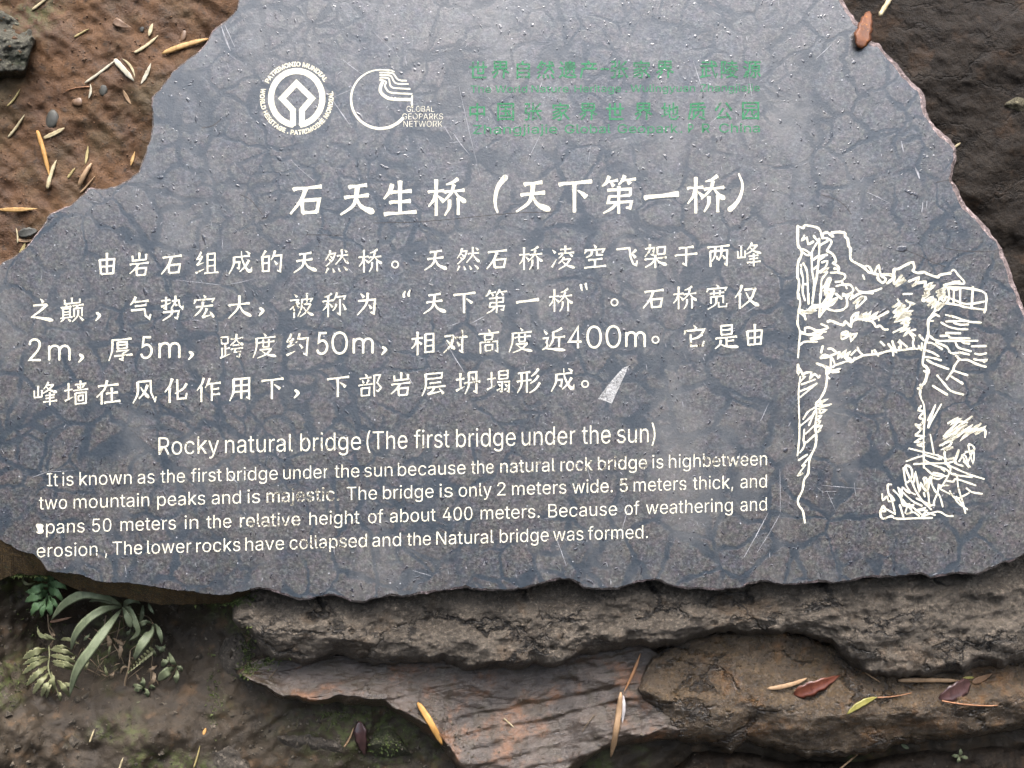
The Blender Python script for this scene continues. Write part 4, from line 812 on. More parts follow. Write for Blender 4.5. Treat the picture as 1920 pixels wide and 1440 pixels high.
# brush characters on a 100 x 100 box, y down.  h level stroke, s upright, p left fall, n right fall, d dot, t rising tick, z bent stroke
TU = 'h 4 36 36 34;s 20 10 20 72;t 4 80 38 66;'
MU = 'h 4 34 44 34;s 24 6 24 97;p 24 36 17 56 4 72;d 29 45 41 57;'
SI = 'p 28 4 20 20 9 32;z 9 32 29 32;p 34 22 24 42 10 56;t 12 56 40 48;t 8 88 42 74;'
GLY = {
'石': 'h 12 22 88 20;p 47 22 34 54 5 90;s 36 56 39 88;z 36 56 82 55 75 90;h 38 87 76 87',
'天': 'h 26 20 74 18;h 16 46 80 44;p 50 20 46 52 36 72 5 92;n 47 46 62 74 96 92',
'生': 'p 30 14 24 32 8 52;h 24 36 80 36;s 50 6 50 90;h 22 62 78 62;h 8 91 94 91',
'桥': MU + 'p 80 7 66 16 50 20;h 46 37 96 36;p 70 20 62 42 40 64;n 70 38 82 54 99 68;p 58 58 57 78 46 97;s 80 56 80 98',
'下': 'h 6 18 94 16;s 48 18 48 96;d 57 38 68 46 80 57',
'第': 'p 24 4 16 20 6 28;h 18 16 46 14;d 28 18 36 28;p 64 4 56 18 48 26;h 58 14 92 13;d 70 16 78 26;z 20 38 78 38 78 54;h 24 54 78 54;z 26 54 22 71 82 71 78 88 68 85;s 50 30 50 99;p 46 72 32 86 10 97',
'一': 'H 4 54 95 50',
'由': 's 20 30 25 88;z 20 30 80 30 75 88;h 26 58 76 58;h 28 86 74 86;s 50 4 50 86',
'岩': 's 50 3 50 32;z 22 14 24 34 78 33;s 78 12 77 34;h 12 48 88 47;p 46 50 36 66 10 88;s 38 68 40 96;z 38 68 78 68 74 97;h 40 95 74 95',
'组': SI + 's 54 14 54 90;z 54 14 84 14 84 90;h 55 38 83 38;h 55 62 83 62;h 42 91 98 91',
'成': 'h 22 27 88 25;p 25 27 22 60 4 94;z 26 49 47 49 44 76 36 71;n 54 4 58 40 76 78 93 92;t 93 92 97 72;p 86 44 70 68 48 88;d 72 6 80 11 88 19',
'的': 'p 27 4 21 14 14 24;s 14 26 16 88;z 14 26 42 26 40 88;h 16 54 40 54;h 16 85 40 85;p 66 5 60 24 50 42;z 62 26 92 26 87 92 75 86;d 62 46 68 54 74 63',
'然': 'p 26 5 20 24 6 44;z 26 18 46 18 36 44 8 68;d 24 28 30 33 34 38;d 18 40 24 45 28 51;h 52 28 96 28;p 72 5 70 36 46 66;n 72 32 82 48 98 65;d 82 8 88 12 92 18;p 16 76 12 84 6 95;d 34 78 37 86 40 94;d 56 78 60 86 63 94;d 78 76 86 84 93 93',
'凌': 'd 8 16 14 22 20 30;t 6 86 25 56;h 40 18 84 18;s 62 3 62 34;h 32 34 95 34;p 50 37 44 45 34 53;d 74 37 82 42 88 50;p 54 50 46 62 32 74;z 52 58 82 58;p 82 58 64 82 34 98;n 48 66 66 84 99 97',
'空': 'd 46 2 51 8 55 14;p 14 18 14 26 9 35;z 14 22 90 22 82 35;p 40 28 36 42 16 52;z 60 28 60 43 84 44;h 24 60 80 59;s 50 59 50 90;h 8 92 95 91',
'飞': 'z 12 20 64 18 69 56 80 84 92 90 96 72;p 92 26 84 34 72 42;d 74 44 82 50 89 59',
'架': 'z 8 19 44 18 39 47 30 43;p 26 3 24 28 6 51;s 58 16 59 45;z 58 16 88 16 86 45;h 59 44 86 44;h 6 61 95 60;s 50 46 50 99;p 48 62 36 78 8 93;n 52 62 66 78 95 91',
'于': 'h 22 19 80 18;h 6 47 96 46;z 51 19 50 90 36 82',
'两': 'h 6 15 95 14;s 16 34 17 95;z 16 34 86 34 84 94 74 88;p 38 16 36 50 24 74;d 40 52 44 58 48 67;p 64 16 62 50 52 74;d 66 52 70 58 76 67',
'峰': 's 20 16 20 60;z 5 34 6 62 36 61;s 36 34 36 62;p 62 3 54 18 42 31;z 58 16 84 16;p 84 16 64 36 40 49;n 54 22 70 38 99 49;h 50 57 88 56;h 52 69 86 68;h 42 83 97 82;s 69 48 69 99',
'之': 'd 46 4 52 10 57 19;z 18 29 74 28;p 74 28 42 54 8 76;n 10 76 40 80 97 95',
'巅': 's 50 2 50 22;z 20 8 20 24 82 23;s 82 8 82 24;h 6 37 48 36;s 27 28 27 45;s 13 45 13 79;z 13 45 43 45 43 79;h 13 56 42 56;h 13 67 42 67;h 3 81 51 80;p 18 84 14 90 5 97;d 34 84 40 90 46 96;h 54 33 97 32;p 74 34 70 40 64 45;s 59 46 59 80;z 59 46 91 46 91 80;p 76 52 74 76 52 99;d 80 78 88 88 96 97',
'气': 'p 32 3 24 20 10 35;h 28 21 84 20;h 28 39 74 38;z 14 55 68 54 72 80 88 94 93 76',
'势': 'h 6 19 42 18;z 26 4 26 53 16 48;t 6 44 46 30;z 50 23 77 22 80 44 92 57 95 44;p 64 3 62 30 46 53;d 55 32 62 37 68 43;z 14 67 78 66 71 97 60 90;p 50 54 46 78 12 99',
'宏': 'd 48 2 52 8 56 13;p 14 17 13 24 9 33;z 14 21 90 20 82 33;h 18 47 86 46;p 46 30 38 60 8 88;p 62 56 54 74 42 89;t 42 91 82 82;d 72 70 80 80 88 94',
'大': 'h 8 41 92 40;p 50 5 46 52 6 95;n 49 42 64 72 97 93',
'被': 'd 22 3 28 9 33 15;z 6 27 38 26;p 38 26 24 48 3 65;s 22 47 22 99;d 28 47 34 53 40 60;p 41 40 36 46 32 51;p 52 26 50 62 35 95;z 52 27 94 26 86 39;s 72 4 72 48;z 54 49 88 48;p 88 48 70 78 44 97;n 58 58 72 78 99 95',
'称': 'p 38 5 26 14 9 18;h 3 35 45 34;s 25 14 25 99;p 24 36 17 56 3 71;d 30 45 37 53 43 60;p 62 3 56 20 46 35;z 58 21 94 20 88 33;z 72 31 72 94 62 87;p 58 49 54 62 43 75;d 84 49 90 58 97 74',
'为': 'd 22 7 28 14 35 23;p 53 7 46 52 10 94;z 14 37 82 36 77 93 64 86;d 54 55 60 62 65 71',
'宽': 'd 48 2 52 7 56 12;p 14 15 13 21 9 29;z 14 18 90 18 84 29;h 22 35 80 34;s 38 24 38 43;s 62 24 62 43;s 25 49 25 77;z 25 49 75 49 75 77;p 48 54 44 80 12 99;z 57 73 58 92 89 93 91 80',
'仅': 'p 31 3 22 28 3 52;s 22 37 22 99;z 40 23 86 22;p 86 22 68 64 30 95;n 46 35 66 70 99 93',
'厚': 'h 14 13 95 12;p 18 13 16 58 3 98;s 38 23 38 49;z 38 23 76 23 76 49;h 38 36 76 36;h 38 48 76 48;z 32 60 82 59 60 71;z 60 71 60 97 46 91;h 24 79 97 78',
'跨': 's 10 10 12 37;z 10 10 38 10 36 37;h 12 36 36 36;s 26 36 26 84;h 26 57 43 56;s 12 54 12 89;t 3 94 45 80;h 48 21 97 20;p 70 3 66 28 44 48;n 70 22 80 36 99 48;h 56 47 85 46;h 48 61 97 60;z 66 61 62 75 86 75 81 97 70 92',
'度': 'd 48 1 53 7 57 13;h 14 19 95 18;p 18 19 16 58 3 96;h 26 37 91 36;s 44 26 44 55;s 68 26 68 55;h 44 55 68 55;z 30 66 78 65;p 78 65 56 86 20 99;n 38 71 60 87 98 98',
'约': SI + 'p 62 5 56 24 46 43;z 60 27 94 26 89 94 76 87;d 60 49 66 56 73 65',
'相': 'h 3 33 47 32;s 26 5 26 99;p 25 34 18 55 3 72;d 30 45 36 50 43 57;s 58 18 58 94;z 58 18 90 18 90 94;h 58 42 90 42;h 58 65 90 65;h 58 89 90 89',
'对': 'z 6 25 42 24;p 42 24 32 62 3 92;n 14 40 28 58 46 80;h 50 33 99 32;z 78 5 78 94 66 87;d 56 51 62 58 67 67',
'高': 'd 48 1 52 7 56 13;h 10 19 92 18;s 34 27 35 45;z 34 27 68 27 66 45;h 35 44 66 44;s 16 55 16 99;z 16 55 86 55 86 97 76 91;s 36 67 37 89;z 36 67 66 67 64 89;h 37 88 64 88',
'近': 'd 10 11 16 18 23 26;z 5 43 26 42 20 60 26 74;p 26 74 16 82 4 88;n 10 82 36 86 97 96;p 82 5 64 14 46 18;p 48 18 46 52 32 76;h 48 41 95 40;s 72 40 72 82',
'它': 'd 48 3 53 10 58 17;p 14 21 13 28 9 37;z 14 25 90 24 82 39;p 82 44 62 56 34 62;z 34 38 36 87 85 87 89 70',
'是': 's 28 6 29 43;z 28 6 72 6 71 43;h 29 24 71 24;h 29 42 71 42;h 6 55 93 54;s 50 54 50 87;h 50 71 79 70;p 28 64 24 82 4 99;n 24 80 50 92 98 97',
'墙': TU + 'h 46 17 91 16;s 68 3 68 37;d 54 22 58 28 61 33;p 82 22 78 28 74 33;h 40 39 99 38;s 48 51 48 97;z 48 51 90 51 90 97;h 48 95 90 95;s 60 63 60 83;z 60 63 78 63 78 83;h 60 82 78 82',
'在': 'h 10 23 92 22;p 45 3 34 38 3 68;s 24 49 24 99;h 42 55 89 54;s 64 34 64 91;h 34 92 99 91',
'风': 'p 22 12 22 60 3 97;z 22 12 74 12 76 60 92 95 97 78;p 63 26 50 56 28 80;n 34 32 48 54 68 78',
'化': 'p 33 3 24 30 3 56;s 22 39 22 99;p 91 26 76 46 44 63;z 54 8 56 87 89 87 93 66',
'作': 'p 31 3 22 28 3 52;s 21 37 21 99;p 55 5 48 24 37 42;h 48 27 99 26;s 64 28 64 99;h 64 51 93 50;h 64 73 95 72',
'用': 'p 20 12 20 62 5 98;z 20 12 84 12 84 95 72 88;h 20 38 84 38;h 20 63 84 63;s 52 12 52 93',
'部': 'd 28 3 33 8 37 15;h 8 21 55 20;d 18 28 21 34 24 41;p 44 28 40 36 36 43;h 3 47 59 46;s 14 61 15 93;z 14 61 48 61 46 93;h 15 91 46 91;s 66 12 66 99;z 66 12 92 12 78 42 95 64 82 78 74 73',
'层': 'z 18 10 84 10 82 31;h 20 31 82 31;p 18 10 18 62 3 98;h 34 49 79 48;h 24 65 97 64;p 56 64 46 80 26 92;t 28 93 84 86;d 72 74 80 84 89 97',
'坍': TU + 'p 54 12 54 62 39 98;z 54 12 86 12 86 95 74 88;h 36 51 99 50;d 66 28 70 34 74 41',
'塌': TU + 's 52 8 52 41;z 52 8 86 8 86 41;h 52 24 86 24;h 52 40 86 40;z 44 53 64 53 62 95 54 90;d 48 62 52 66 57 71;t 44 86 59 76;z 72 53 94 53 92 95 84 90;d 76 62 80 66 85 71;t 72 86 89 76',
'形': 'h 8 17 56 16;h 3 49 61 48;p 22 16 22 62 5 96;s 44 16 44 97;p 89 5 76 22 60 33;p 91 33 78 50 58 62;p 96 62 80 84 54 99',
}
WIDE = {'h': (10.5, 6.6, 11.5), 'H': (12, 9, 16), 's': (13, 9.0, 9.5), 'p': (12.5, 9.5, 5.2), 'n': (5, 9, 16), 'd': (3.5, 9, 13.5), 't': (12, 7, 2.5), 'z': (9.5, 8.6, 8.8)}

def brush(ink, ch, cx, cy, size, tilt, wear, fat=1.0, rise=0.075, seed=0):
    rs = random.Random(hash_str(ch) + seed)
    dens = GLY[ch].count(';') + 1
    f = fat * (1.0 if dens <= 6 else (0.90 if dens <= 9 else 0.76))
    for st in GLY[ch].split(';'):
        if not st.strip(): continue
        q = st.split(); k = q[0]
        P = np.array([float(t) for t in q[1:]]).reshape(-1, 2)
        P[:, 1] -= rise * (P[:, 0] - 50)
        P += np.array([[rs.uniform(-1.2, 1.2), rs.uniform(-1.2, 1.2)]])
        wt = WIDE[k]
        if k in 'pnd': P = catmull(P, 5)
        elif k in 'hsH':
            a, b = P[0], P[-1]
            P = np.array([a, a + (b - a) * 0.12, a + (b - a) * 0.5, a + (b - a) * 0.86, b])
            if k in 'hH': P[2, 1] += 0.8; P[0, 1] += 2.0
        u = np.linspace(0, 1, len(P))
        wd = np.interp(u, [0, 0.5, 1], wt) * f * size / 100
        if k == 'n': wd = np.interp(u, [0, 0.6, 0.88, 1], (4.5, 10.5, 18, 7)) * f * size / 100
        if k == 'z' and len(P) > 2: wd[-1] *= 0.75 if len(P) > 3 else 1.0
        wd = wd * 0.93 * np.array([rs.uniform(0.90, 1.10) for _ in wd])
        Q = (P - 50) * size / 100
        Q = np.stack([cx + Q[:, 0], cy + Q[:, 1] + tilt * Q[:, 0]], 1)
        ink.ribbon(Q, wd, wear + rs.uniform(-0.02, 0.16), cap=0.10)

def hash_str(s_):
    h = 0
    for c in s_: h = (h * 131 + ord(c)) % 1000003
    return h

def ring(ink, cx, cy, r, wd, wear=0.2):
    a = np.linspace(0, 2 * np.pi, 19)[:-1]
    ink.ribbon(np.stack([cx + r * np.cos(a), cy + r * np.sin(a)], 1), wd, wear, closed=True)

# sans-serif outlines, 1000 units to the em box
G = {}
for ln in GLYPHS.strip('\n').split('\n'):
    ch = ln[0]; adv, *loops = ln[2:].split('|')
    G[ch] = (float(adv), [np.array([float(t) for t in L.split()]).reshape(-1, 2) for L in loops])
CAPH = 509.0

def glyph_loops(text, x0, x1, y0, y1, cap, track=0.0, place=None):
    """loops of a word fitted between x0 and x1 on a base line from y0 to y1, capital height cap (pixels)"""
    xs = 0; lo = None; hi = 0; items = []
    for ch in text:
        if ch == ' ': xs += 190 + track; continue
        adv, loops = G[ch]
        for L in loops:
            a = L + np.array([xs, 0]); items.append(a)
            lo = a[:, 0].min() if lo is None else min(lo, a[:, 0].min()); hi = max(hi, a[:, 0].max())
        xs += adv + track
    k = (x1 - x0) / (hi - lo); c = cap / CAPH
    out = []
    for a in items:
        X_ = x0 + (a[:, 0] - lo) * k
        Yb = y0 + (y1 - y0) * (X_ - x0) / max(1e-6, x1 - x0)
        out.append(np.stack([X_, Yb - a[:, 1] * c], 1))
    return out

def fill_loops(loops_list, wears, off=0.0):
    """fill groups of loops (holes respected) with Blender's own curve filler; returns verts, faces, wear"""
    cu = bpy.data.curves.new('tmp', 'CURVE'); cu.dimensions = '2D'; cu.fill_mode = 'FRONT'; cu.offset = off
    for L in loops_list:
        P = [L[0]]
        for q in L[1:]:
            if np.hypot(*(q - P[-1])) > 0.08: P.append(q)
        if np.hypot(*(P[0] - P[-1])) < 0.08: P.pop()
        if len(P) < 3: continue
        sp = cu.splines.new('POLY'); sp.points.add(len(P) - 1); sp.use_cyclic_u = True
        sp.points.foreach_set('co', np.array([[(q[0] - 960), (720 - q[1]), 0, 1] for q in P], np.float32).reshape(-1))
    ob = bpy.data.objects.new('tmp', cu); COL.objects.link(ob)
    dg = bpy.context.evaluated_depsgraph_get(); dg.update()
    me = bpy.data.meshes.new_from_object(ob.evaluated_get(dg))
    vs = np.zeros(len(me.vertices) * 3); me.vertices.foreach_get('co', vs); vs = vs.reshape(-1, 3)
    fs = [list(p.vertices) for p in me.polygons]
    bpy.data.objects.remove(ob); bpy.data.curves.remove(cu); bpy.data.meshes.remove(me)
    return vs, fs

def sarea(L):
    return 0.5 * np.sum(L[:, 0] * np.roll(L[:, 1], -1) - np.roll(L[:, 0], -1) * L[:, 1])

def split_loops(loops):
    """outlines whose boxes overlap another outline of the same winding (a leg over a bowl) are set aside"""
    sgn = [np.sign(sarea(L)) for L in loops]
    main = sgn[int(np.argmax([abs(sarea(L)) for L in loops]))]
    first, second, boxes = [], [], []
    for L, s_ in zip(loops, sgn):
        if s_ != main: first.append(L); continue
        lo, hi = L.min(0), L.max(0)
        if any((lo < b - 0.3).all() and (hi > a + 0.3).all() for a, b in boxes): second.append(L)
        else: first.append(L); boxes.append((lo, hi))
    return first, second

def sans(ink, words, base, cap, rim=0.6, wear0=0.34, fmat=0, rmat=1, track=0, thin=-0.22):
    (xa, ya), (xb, yb) = base
    for wd_ in words:
        text, x0, x1 = wd_[:3]; wr = wd_[3] if len(wd_) > 3 else wear0
        f = lambda x: ya + (yb - ya) * (x - xa) / (xb - xa)
        c = cap if not isinstance(cap, tuple) else cap[0] + (cap[1] - cap[0]) * (x0 - xa) / (xb - xa)
        loops = glyph_loops(text, x0, x1, f(x0), f(x1), c, track)
        if fmat is not None:
            first, second = split_loops(loops)
            for grp, zz in ((first, 0.00024), (second, 0.00022)):
                if not grp: continue
                vs, fs = fill_loops(grp, None, thin)
                vv = [(v[0] * K, v[1] * K, zz) for v in vs]
                ink.raw(vv, fs, [wr] * len(vv), fmat)
        for L in (loops if fmat is None or (wr > 0.34 and rmat) else []):
            ink.ribbon(L, rim if fmat is None else 0.75 * (wr - 0.30), wr * (0.38 if fmat is not None else 1.0), rmat, closed=True)

# --- title
ti = Ink()
for ch, x, y in zip('石天生桥天下第一桥', (576, 670, 750, 837, 1000, 1079, 1161, 1240, 1323), (372, 371, 370, 369, 366, 365, 364, 366, 363)):
    brush(ti, ch, x, y, 70 if ch not in '桥第' else 74, -0.008, 0.10, 1.12, 0.05, seed=int(x))
ti.ribbon(catmull([(948, 332), (935, 348), (929, 368), (929, 386), (933, 398)], 5), np.interp(np.linspace(0, 1, 21), [0, .3, 1], [11, 8, 4]), 0.3)
ti.ribbon(catmull([(1385, 326), (1392, 346), (1388, 368), (1378, 384), (1368, 393)], 5), np.interp(np.linspace(0, 1, 21), [0, .6, 1], [3.5, 7, 10]), 0.1)
ti.build('title_lettering', [M['white'], M['white_rim']])

# --- body, four lines
NUM = {
 '2': [[(6, 26), (12, 10), (30, 2), (50, 3), (66, 14), (68, 32), (56, 52), (30, 76), (6, 97), (72, 97)]],
 '5': [[(64, 3), (20, 3), (13, 46), (32, 38), (52, 40), (68, 54), (70, 72), (58, 90), (36, 99), (14, 95), (4, 82)]],
 '0': [[(38, 1), (60, 10), (72, 32), (74, 52), (70, 74), (58, 92), (38, 99), (18, 92), (6, 74), (2, 52), (4, 30), (16, 10), (38, 1)]],
 '4': [[(56, 99), (56, 2), (2, 70), (74, 70)]],
 'm': [[(4, 99), (4, 34)], [(4, 52), (18, 36), (36, 33), (50, 40), (54, 54), (54, 99)], [(54, 54), (66, 37), (84, 33), (98, 40), (104, 54), (104, 99)]],
}
def num(ink, ch, x0, x1, yb, h, wear=0.12):
    k = (x1 - x0) / (108 if ch == 'm' else 76)
    for st in NUM[ch]:
        P = np.array(st, float)
        Q = np.stack([x0 + P[:, 0] * k, yb - (99 - P[:, 1]) * h / 99], 1)
        if ch in '20m' and len(Q) > 3:
            Q = np.vstack([catmull(Q[:9], 4), Q[9:]]) if ch == '2' else catmull(Q, 4)
        if ch == '5': Q = np.vstack([Q[:2], catmull(Q[2:], 4)])
        ink.ribbon(Q, [4.3 + RNG.uniform(-.3, .3) for _ in Q], wear + RNG.uniform(-.05, .12), cap=0.25)
LINES = [
 ('由岩石组成的天然桥天然石桥凌空飞架于两峰', [201, 261, 323, 387, 451, 509, 572, 631, 694, 817, 877, 933, 995, 1055, 1115, 1173, 1229, 1286, 1347, 1404], (201, 496, 1404, 477)),
 ('之巅气势宏大被称为天下第一桥石桥宽仅', [78, 135, 263, 323, 383, 449, 565, 627, 689, 815, 871, 931, 989, 1051, 1227, 1284, 1344, 1400], (78, 582, 1400, 555)),
 ('厚跨度约相对高度近它是由', [226, 434, 496, 557, 794, 854, 916, 976, 1038, 1302, 1362, 1415], (65, 657, 1415, 629)),
 ('峰墙在风化作用下下部岩层坍塌形成', [85, 143, 203, 271, 331, 391, 452, 511, 634, 694, 752, 813, 877, 935, 991, 1055], (85, 738, 1055, 712)),
]
WORN = {'然': .40, '被': .6, '架': .38, '宏': .5, '跨': .45, '约': .5, '对': .6, '高': .45, '它': .5, '坍': .5, '塌': .45, '凌': .35, '成': .3, '形': .35, '厚': .3, '势': .3}
def comma(x, y): bo.ribbon(catmull([(x - 2, y - 5), (x + 3, y), (x - 4, y + 9)], 4), np.interp(np.linspace(0, 1, 9), [0, .5, 1], [5, 6, 2.5]), 0.15)
EXTRA = [dict(rings=[(741, 496)], commas=[]), dict(rings=[(1152, 567)], commas=[(184, 592), (490, 583)]), dict(rings=[(1229, 637)], commas=[(152, 670), (358, 665), (720, 656)]), dict(rings=[(1097, 720)], commas=[(556, 737)])]
for li, (chars, xs, (xa, ya, xb, yb)) in enumerate(LINES):
    bo = Ink()
    sl = (yb - ya) / (xb - xa)
    for i, (ch, x) in enumerate(zip(chars, xs)):
        brush(bo, ch, x, ya + sl * (x - xa), 46, sl, 0.15 + 0.55 * (WORN.get(ch, 0.15) - 0.15) if not (ch == '成' and i < 6) else 0.12, 1.0, 0.06, seed=int(x * 3))
    for x, y in EXTRA[li]['rings']: ring(bo, x, y, 6.0, 2.6)
    for x, y in EXTRA[li]['commas']: comma(x, y)
    if li == 1:
        for x, y, m_ in ((757, 552, 1), (766, 550, 1), (1090, 540, -1), (1099, 538, -1)):
            bo.ribbon([(x + 3 * m_ * 0.6 + 1, y - 6), (x, y), (x + 1 - 0.5 * m_, y + 5)], [2.4, 4.2, 4.8] if m_ > 0 else [4.8, 4.0, 2.2], 0.2)
    if li == 2:
        for ch, x0, x1 in [('2', 54, 77), ('m', 91, 132), ('5', 264, 286), ('m', 298, 338), ('5', 594, 615), ('0', 623, 651), ('m', 662, 700), ('4', 1066, 1090), ('0', 1101, 1127), ('0', 1137, 1163), ('m', 1173, 1210)]:
            num(bo, ch, x0, x1, 676 - 27 * (x0 - 52) / 1160.0, 40)
    bo.build('body_lettering', [M['white'], M['white_rim']])

# --- English heading and paragraph
en = Ink()
sans(en, [('Rocky', 297, 411), ('natural', 422, 549, .35), ('bridge', 563, 677, .35), ('(The', 687, 764, .2), ('first', 776, 843, .3), ('bridge', 855, 967, .3), ('under', 978, 1079), ('the', 1091, 1145, .25), ('sun)', 1157, 1229, .4)], ((297, 853), (1229, 829)), (33, 35), rim=0.7)
en.build('english_heading', [M['white'], M['white_rim']])
en = Ink()
sans(en, [('It', 88, 109), ('is', 117, 138), ('known', 149, 247), ('as', 258, 290), ('the', 301, 347), ('first', 358, 416), ('bridge', 425, 521), ('under', 531, 616), ('the', 627, 674), ('sun', 683, 736), ('because', 746, 873), ('the', 883, 926, .35), ('natural', 938, 1041, .45), ('rock', 1051, 1111, .55), ('bridge', 1121, 1213, .52), ('is', 1223, 1244, .3), ('high', 1254, 1314, .3), ('between', 1318, 1438, .45)], ((88, 912), (1438, 872)), 25, rim=0.45)
en.build('english_lettering', [M['white'], M['white_rim']]); en = Ink()
sans(en, [('two', 73, 126), ('mountain', 138, 280), ('peaks', 295, 385), ('and', 397, 452), ('is', 464, 488), ('majestic.', 500, 636, .62), ('The', 650, 707), ('bridge', 718, 813, .25), ('is', 824, 849), ('only', 860, 922), ('2', 932, 948), ('meters', 960, 1062), ('wide.', 1073, 1149, .5), ('5', 1162, 1177, .5), ('meters', 1188, 1287, .35), ('thick,', 1299, 1375, .3), ('and', 1388, 1438)], ((73, 955.5), (1438, 914)), 25, rim=0.45)
en.build('english_lettering', [M['white'], M['white_rim']]); en = Ink()
sans(en, [('spans', 68, 159), ('50', 173, 209), ('meters', 226, 330, .3), ('in', 346, 372, .3), ('the', 387, 434, .3), ('relative', 450, 563, .55), ('height', 580, 674, .35), ('of', 690, 719, .35), ('about', 731, 817, .35), ('400', 830, 886, .3), ('meters.', 901, 1012, .3), ('Because', 1028, 1157, .3), ('of', 1171, 1199), ('weathering', 1211, 1374), ('and', 1388, 1438)], ((68, 1001), (1438, 957)), 25, rim=0.45)
en.ribbon([(70, 985), (76, 988), (75, 997)], [7, 11, 8], 0.0)
en.build('english_lettering', [M['white'], M['white_rim']]); en = Ink()
sans(en, [('erosion', 69, 183), (',', 197, 201), ('The', 211, 267), ('lower', 276, 359), ('rocks', 368, 451, .3), ('have', 460, 533), ('collapsed', 543, 688, .5), ('and', 698, 752), ('the', 763, 808, .3), ('Natural', 818, 926), ('bridge', 937, 1029, .25), ('was', 1037, 1094), ('formed.', 1102, 1215, .35)], ((69, 1045), (1215, 1009)), 25, rim=0.45)
en.build('english_lettering', [M['white'], M['white_rim']])

# --- green lines
gr = Ink()
def cjk(ink, chars, xs, y0, y1, size, wear):
    for i, (ch, x) in enumerate(zip(chars, xs)):
        cu = bpy.data.curves.new('tmp', 'FONT'); cu.body = ch; cu.resolution_u = 2
        ob = bpy.data.objects.new('tmp', cu); COL.objects.link(ob)
        dg = bpy.context.evaluated_depsgraph_get(); dg.update()
        cc = ob.evaluated_get(dg).to_curve(dg)
        loops = []
        for sp in cc.splines:
            B = sp.bezier_points
            if len(B): loops.append(np.array([(b.co.x, b.co.y) for b in B]))
            else: loops.append(np.array([(b.co.x, b.co.y) for b in sp.points]))
        ob.to_curve_clear(); bpy.data.objects.remove(ob); bpy.data.curves.remove(cu)
        if not loops: continue
        al = np.vstack(loops); lo = al.min(0); hi = al.max(0); c = (lo + hi) / 2
        k = size / max((hi - lo).max(), 1e-3)
        y = y0 + (y1 - y0) * i / max(1, len(chars) - 1)
        LL = [np.stack([x + (L[:, 0] - c[0]) * k, y - (L[:, 1] - c[1]) * k], 1) for L in loops]
        vs, fs = fill_loops(LL, None)
        ink.raw([(v[0] * K, v[1] * K, 0.00024) for v in vs], fs, [wear + RNG.uniform(-.1, .2)] * len(vs), 1)
        for L in LL: ink.ribbon(L, 0.55, wear * 0.2 + RNG.uniform(0, .2), 0, closed=True)
def green_done():
    global gr
    gr.build('green_lettering', [M['green'], M['green_fill']]); gr = Ink()
c3 = lambda v: 840 + v / 3.097
cjk(gr, '世界自然遗产张家界武陵源', [c3(v) for v in (175, 305, 437, 567, 695, 815, 995, 1125, 1260, 1515, 1635, 1765)], 131, 130, 33, 0.36)
gr.ribbon([(c3(890), 129.5), (c3(932), 129.5)], 3.5, 0.5)
green_done()
sans(gr, [('The', c3(130), c3(250)), ('World', c3(275), c3(460)), ('Nature', c3(485), c3(700)), ('Heritage', c3(735), c3(1005)), ('.', c3(1030), c3(1040)), ('Wulingyuan', c3(1060), c3(1435)), ('Zhangjiajie', c3(1465), c3(1810))], ((880, 174), (1425, 171)), 13.5, wear0=0.22, fmat=1, rmat=0, thin=0.0)
green_done()
cjk(gr, '中国张家界世界地质公园', [c3(v) for v in (170, 335, 495, 655, 815, 970, 1135, 1290, 1445, 1600, 1757)], 210, 208, 33, 0.34)
green_done()
sans(gr, [('Zhangjiajie', c3(145), c3(635)), ('Global', c3(678), c3(945)), ('Geopark', c3(985), c3(1335)), ('.', c3(1350), c3(1360)), ('P', c3(1395), c3(1425)), ('R', c3(1475), c3(1520)), ('China', c3(1575), c3(1810))], ((885, 251), (1425, 248)), 16.5, wear0=0.20, fmat=1, rmat=0, thin=0.0)
green_done()

# --- round heritage emblem
em = Ink()
e2 = lambda x, y: (440 + x / 4.174, 60 + y / 4.174)
cx, cy = e2(486, 517)
a = np.linspace(math.radians(97.5), math.radians(442.5), 70)
R_ = 201 / 4.174
em.ribbon([(cx + R_ * math.cos(t) * 1.0, cy + R_ * math.sin(t) * 1.05) for t in a], 47 / 4.174, 0.16, cap=0.1)
em.ribbon([e2(457, 732), e2(457, 612), e2(371, 520), e2(484, 401), e2(606, 520), e2(527, 612), e2(527, 732)], 45 / 4.174, 0.16, cap=0.1)
def circ_text(text, a0, a1, r, cap, inward):
    tot = sum((G[c][0] if c in G else 200) for c in text); pos = 0
    for c in text:
        adv = G[c][0] if c in G else 200
        t = a0 + (a1 - a0) * (pos + adv / 2) / tot; pos += adv
        if c == ' ': continue
        for L in G[c][1]:
            q = (L - np.array([adv / 2, 0])) * cap / CAPH
            rad = math.radians(t)
            if inward: rr = r - q[:, 1]; tt = rad + q[:, 0] / r
            else: rr = r + q[:, 1]; tt = rad - q[:, 0] / r
            pts = np.stack([cx + rr * np.cos(tt), cy - rr * np.sin(tt)], 1)
            em.ribbon(pts, 1.15, 0.4, 1, closed=True)
            vs, fs = fill_loops([pts], None) if c not in 'DOPRAG' else ([], [])
            if len(vs): em.raw([(v[0] * K, v[1] * K, 0.00024) for v in vs], fs, [0.35] * len(vs), 0)
circ_text('PATRIMONIO MUNDIAL', 153, 30, 59.5, 8.0, False)
circ_text('WORLD HERITAGE . PATRIMOINE MONDIAL', 164, 371, 68.5, 8.0, True)
em.build('heritage_emblem', [M['white'], M['white_rim']])

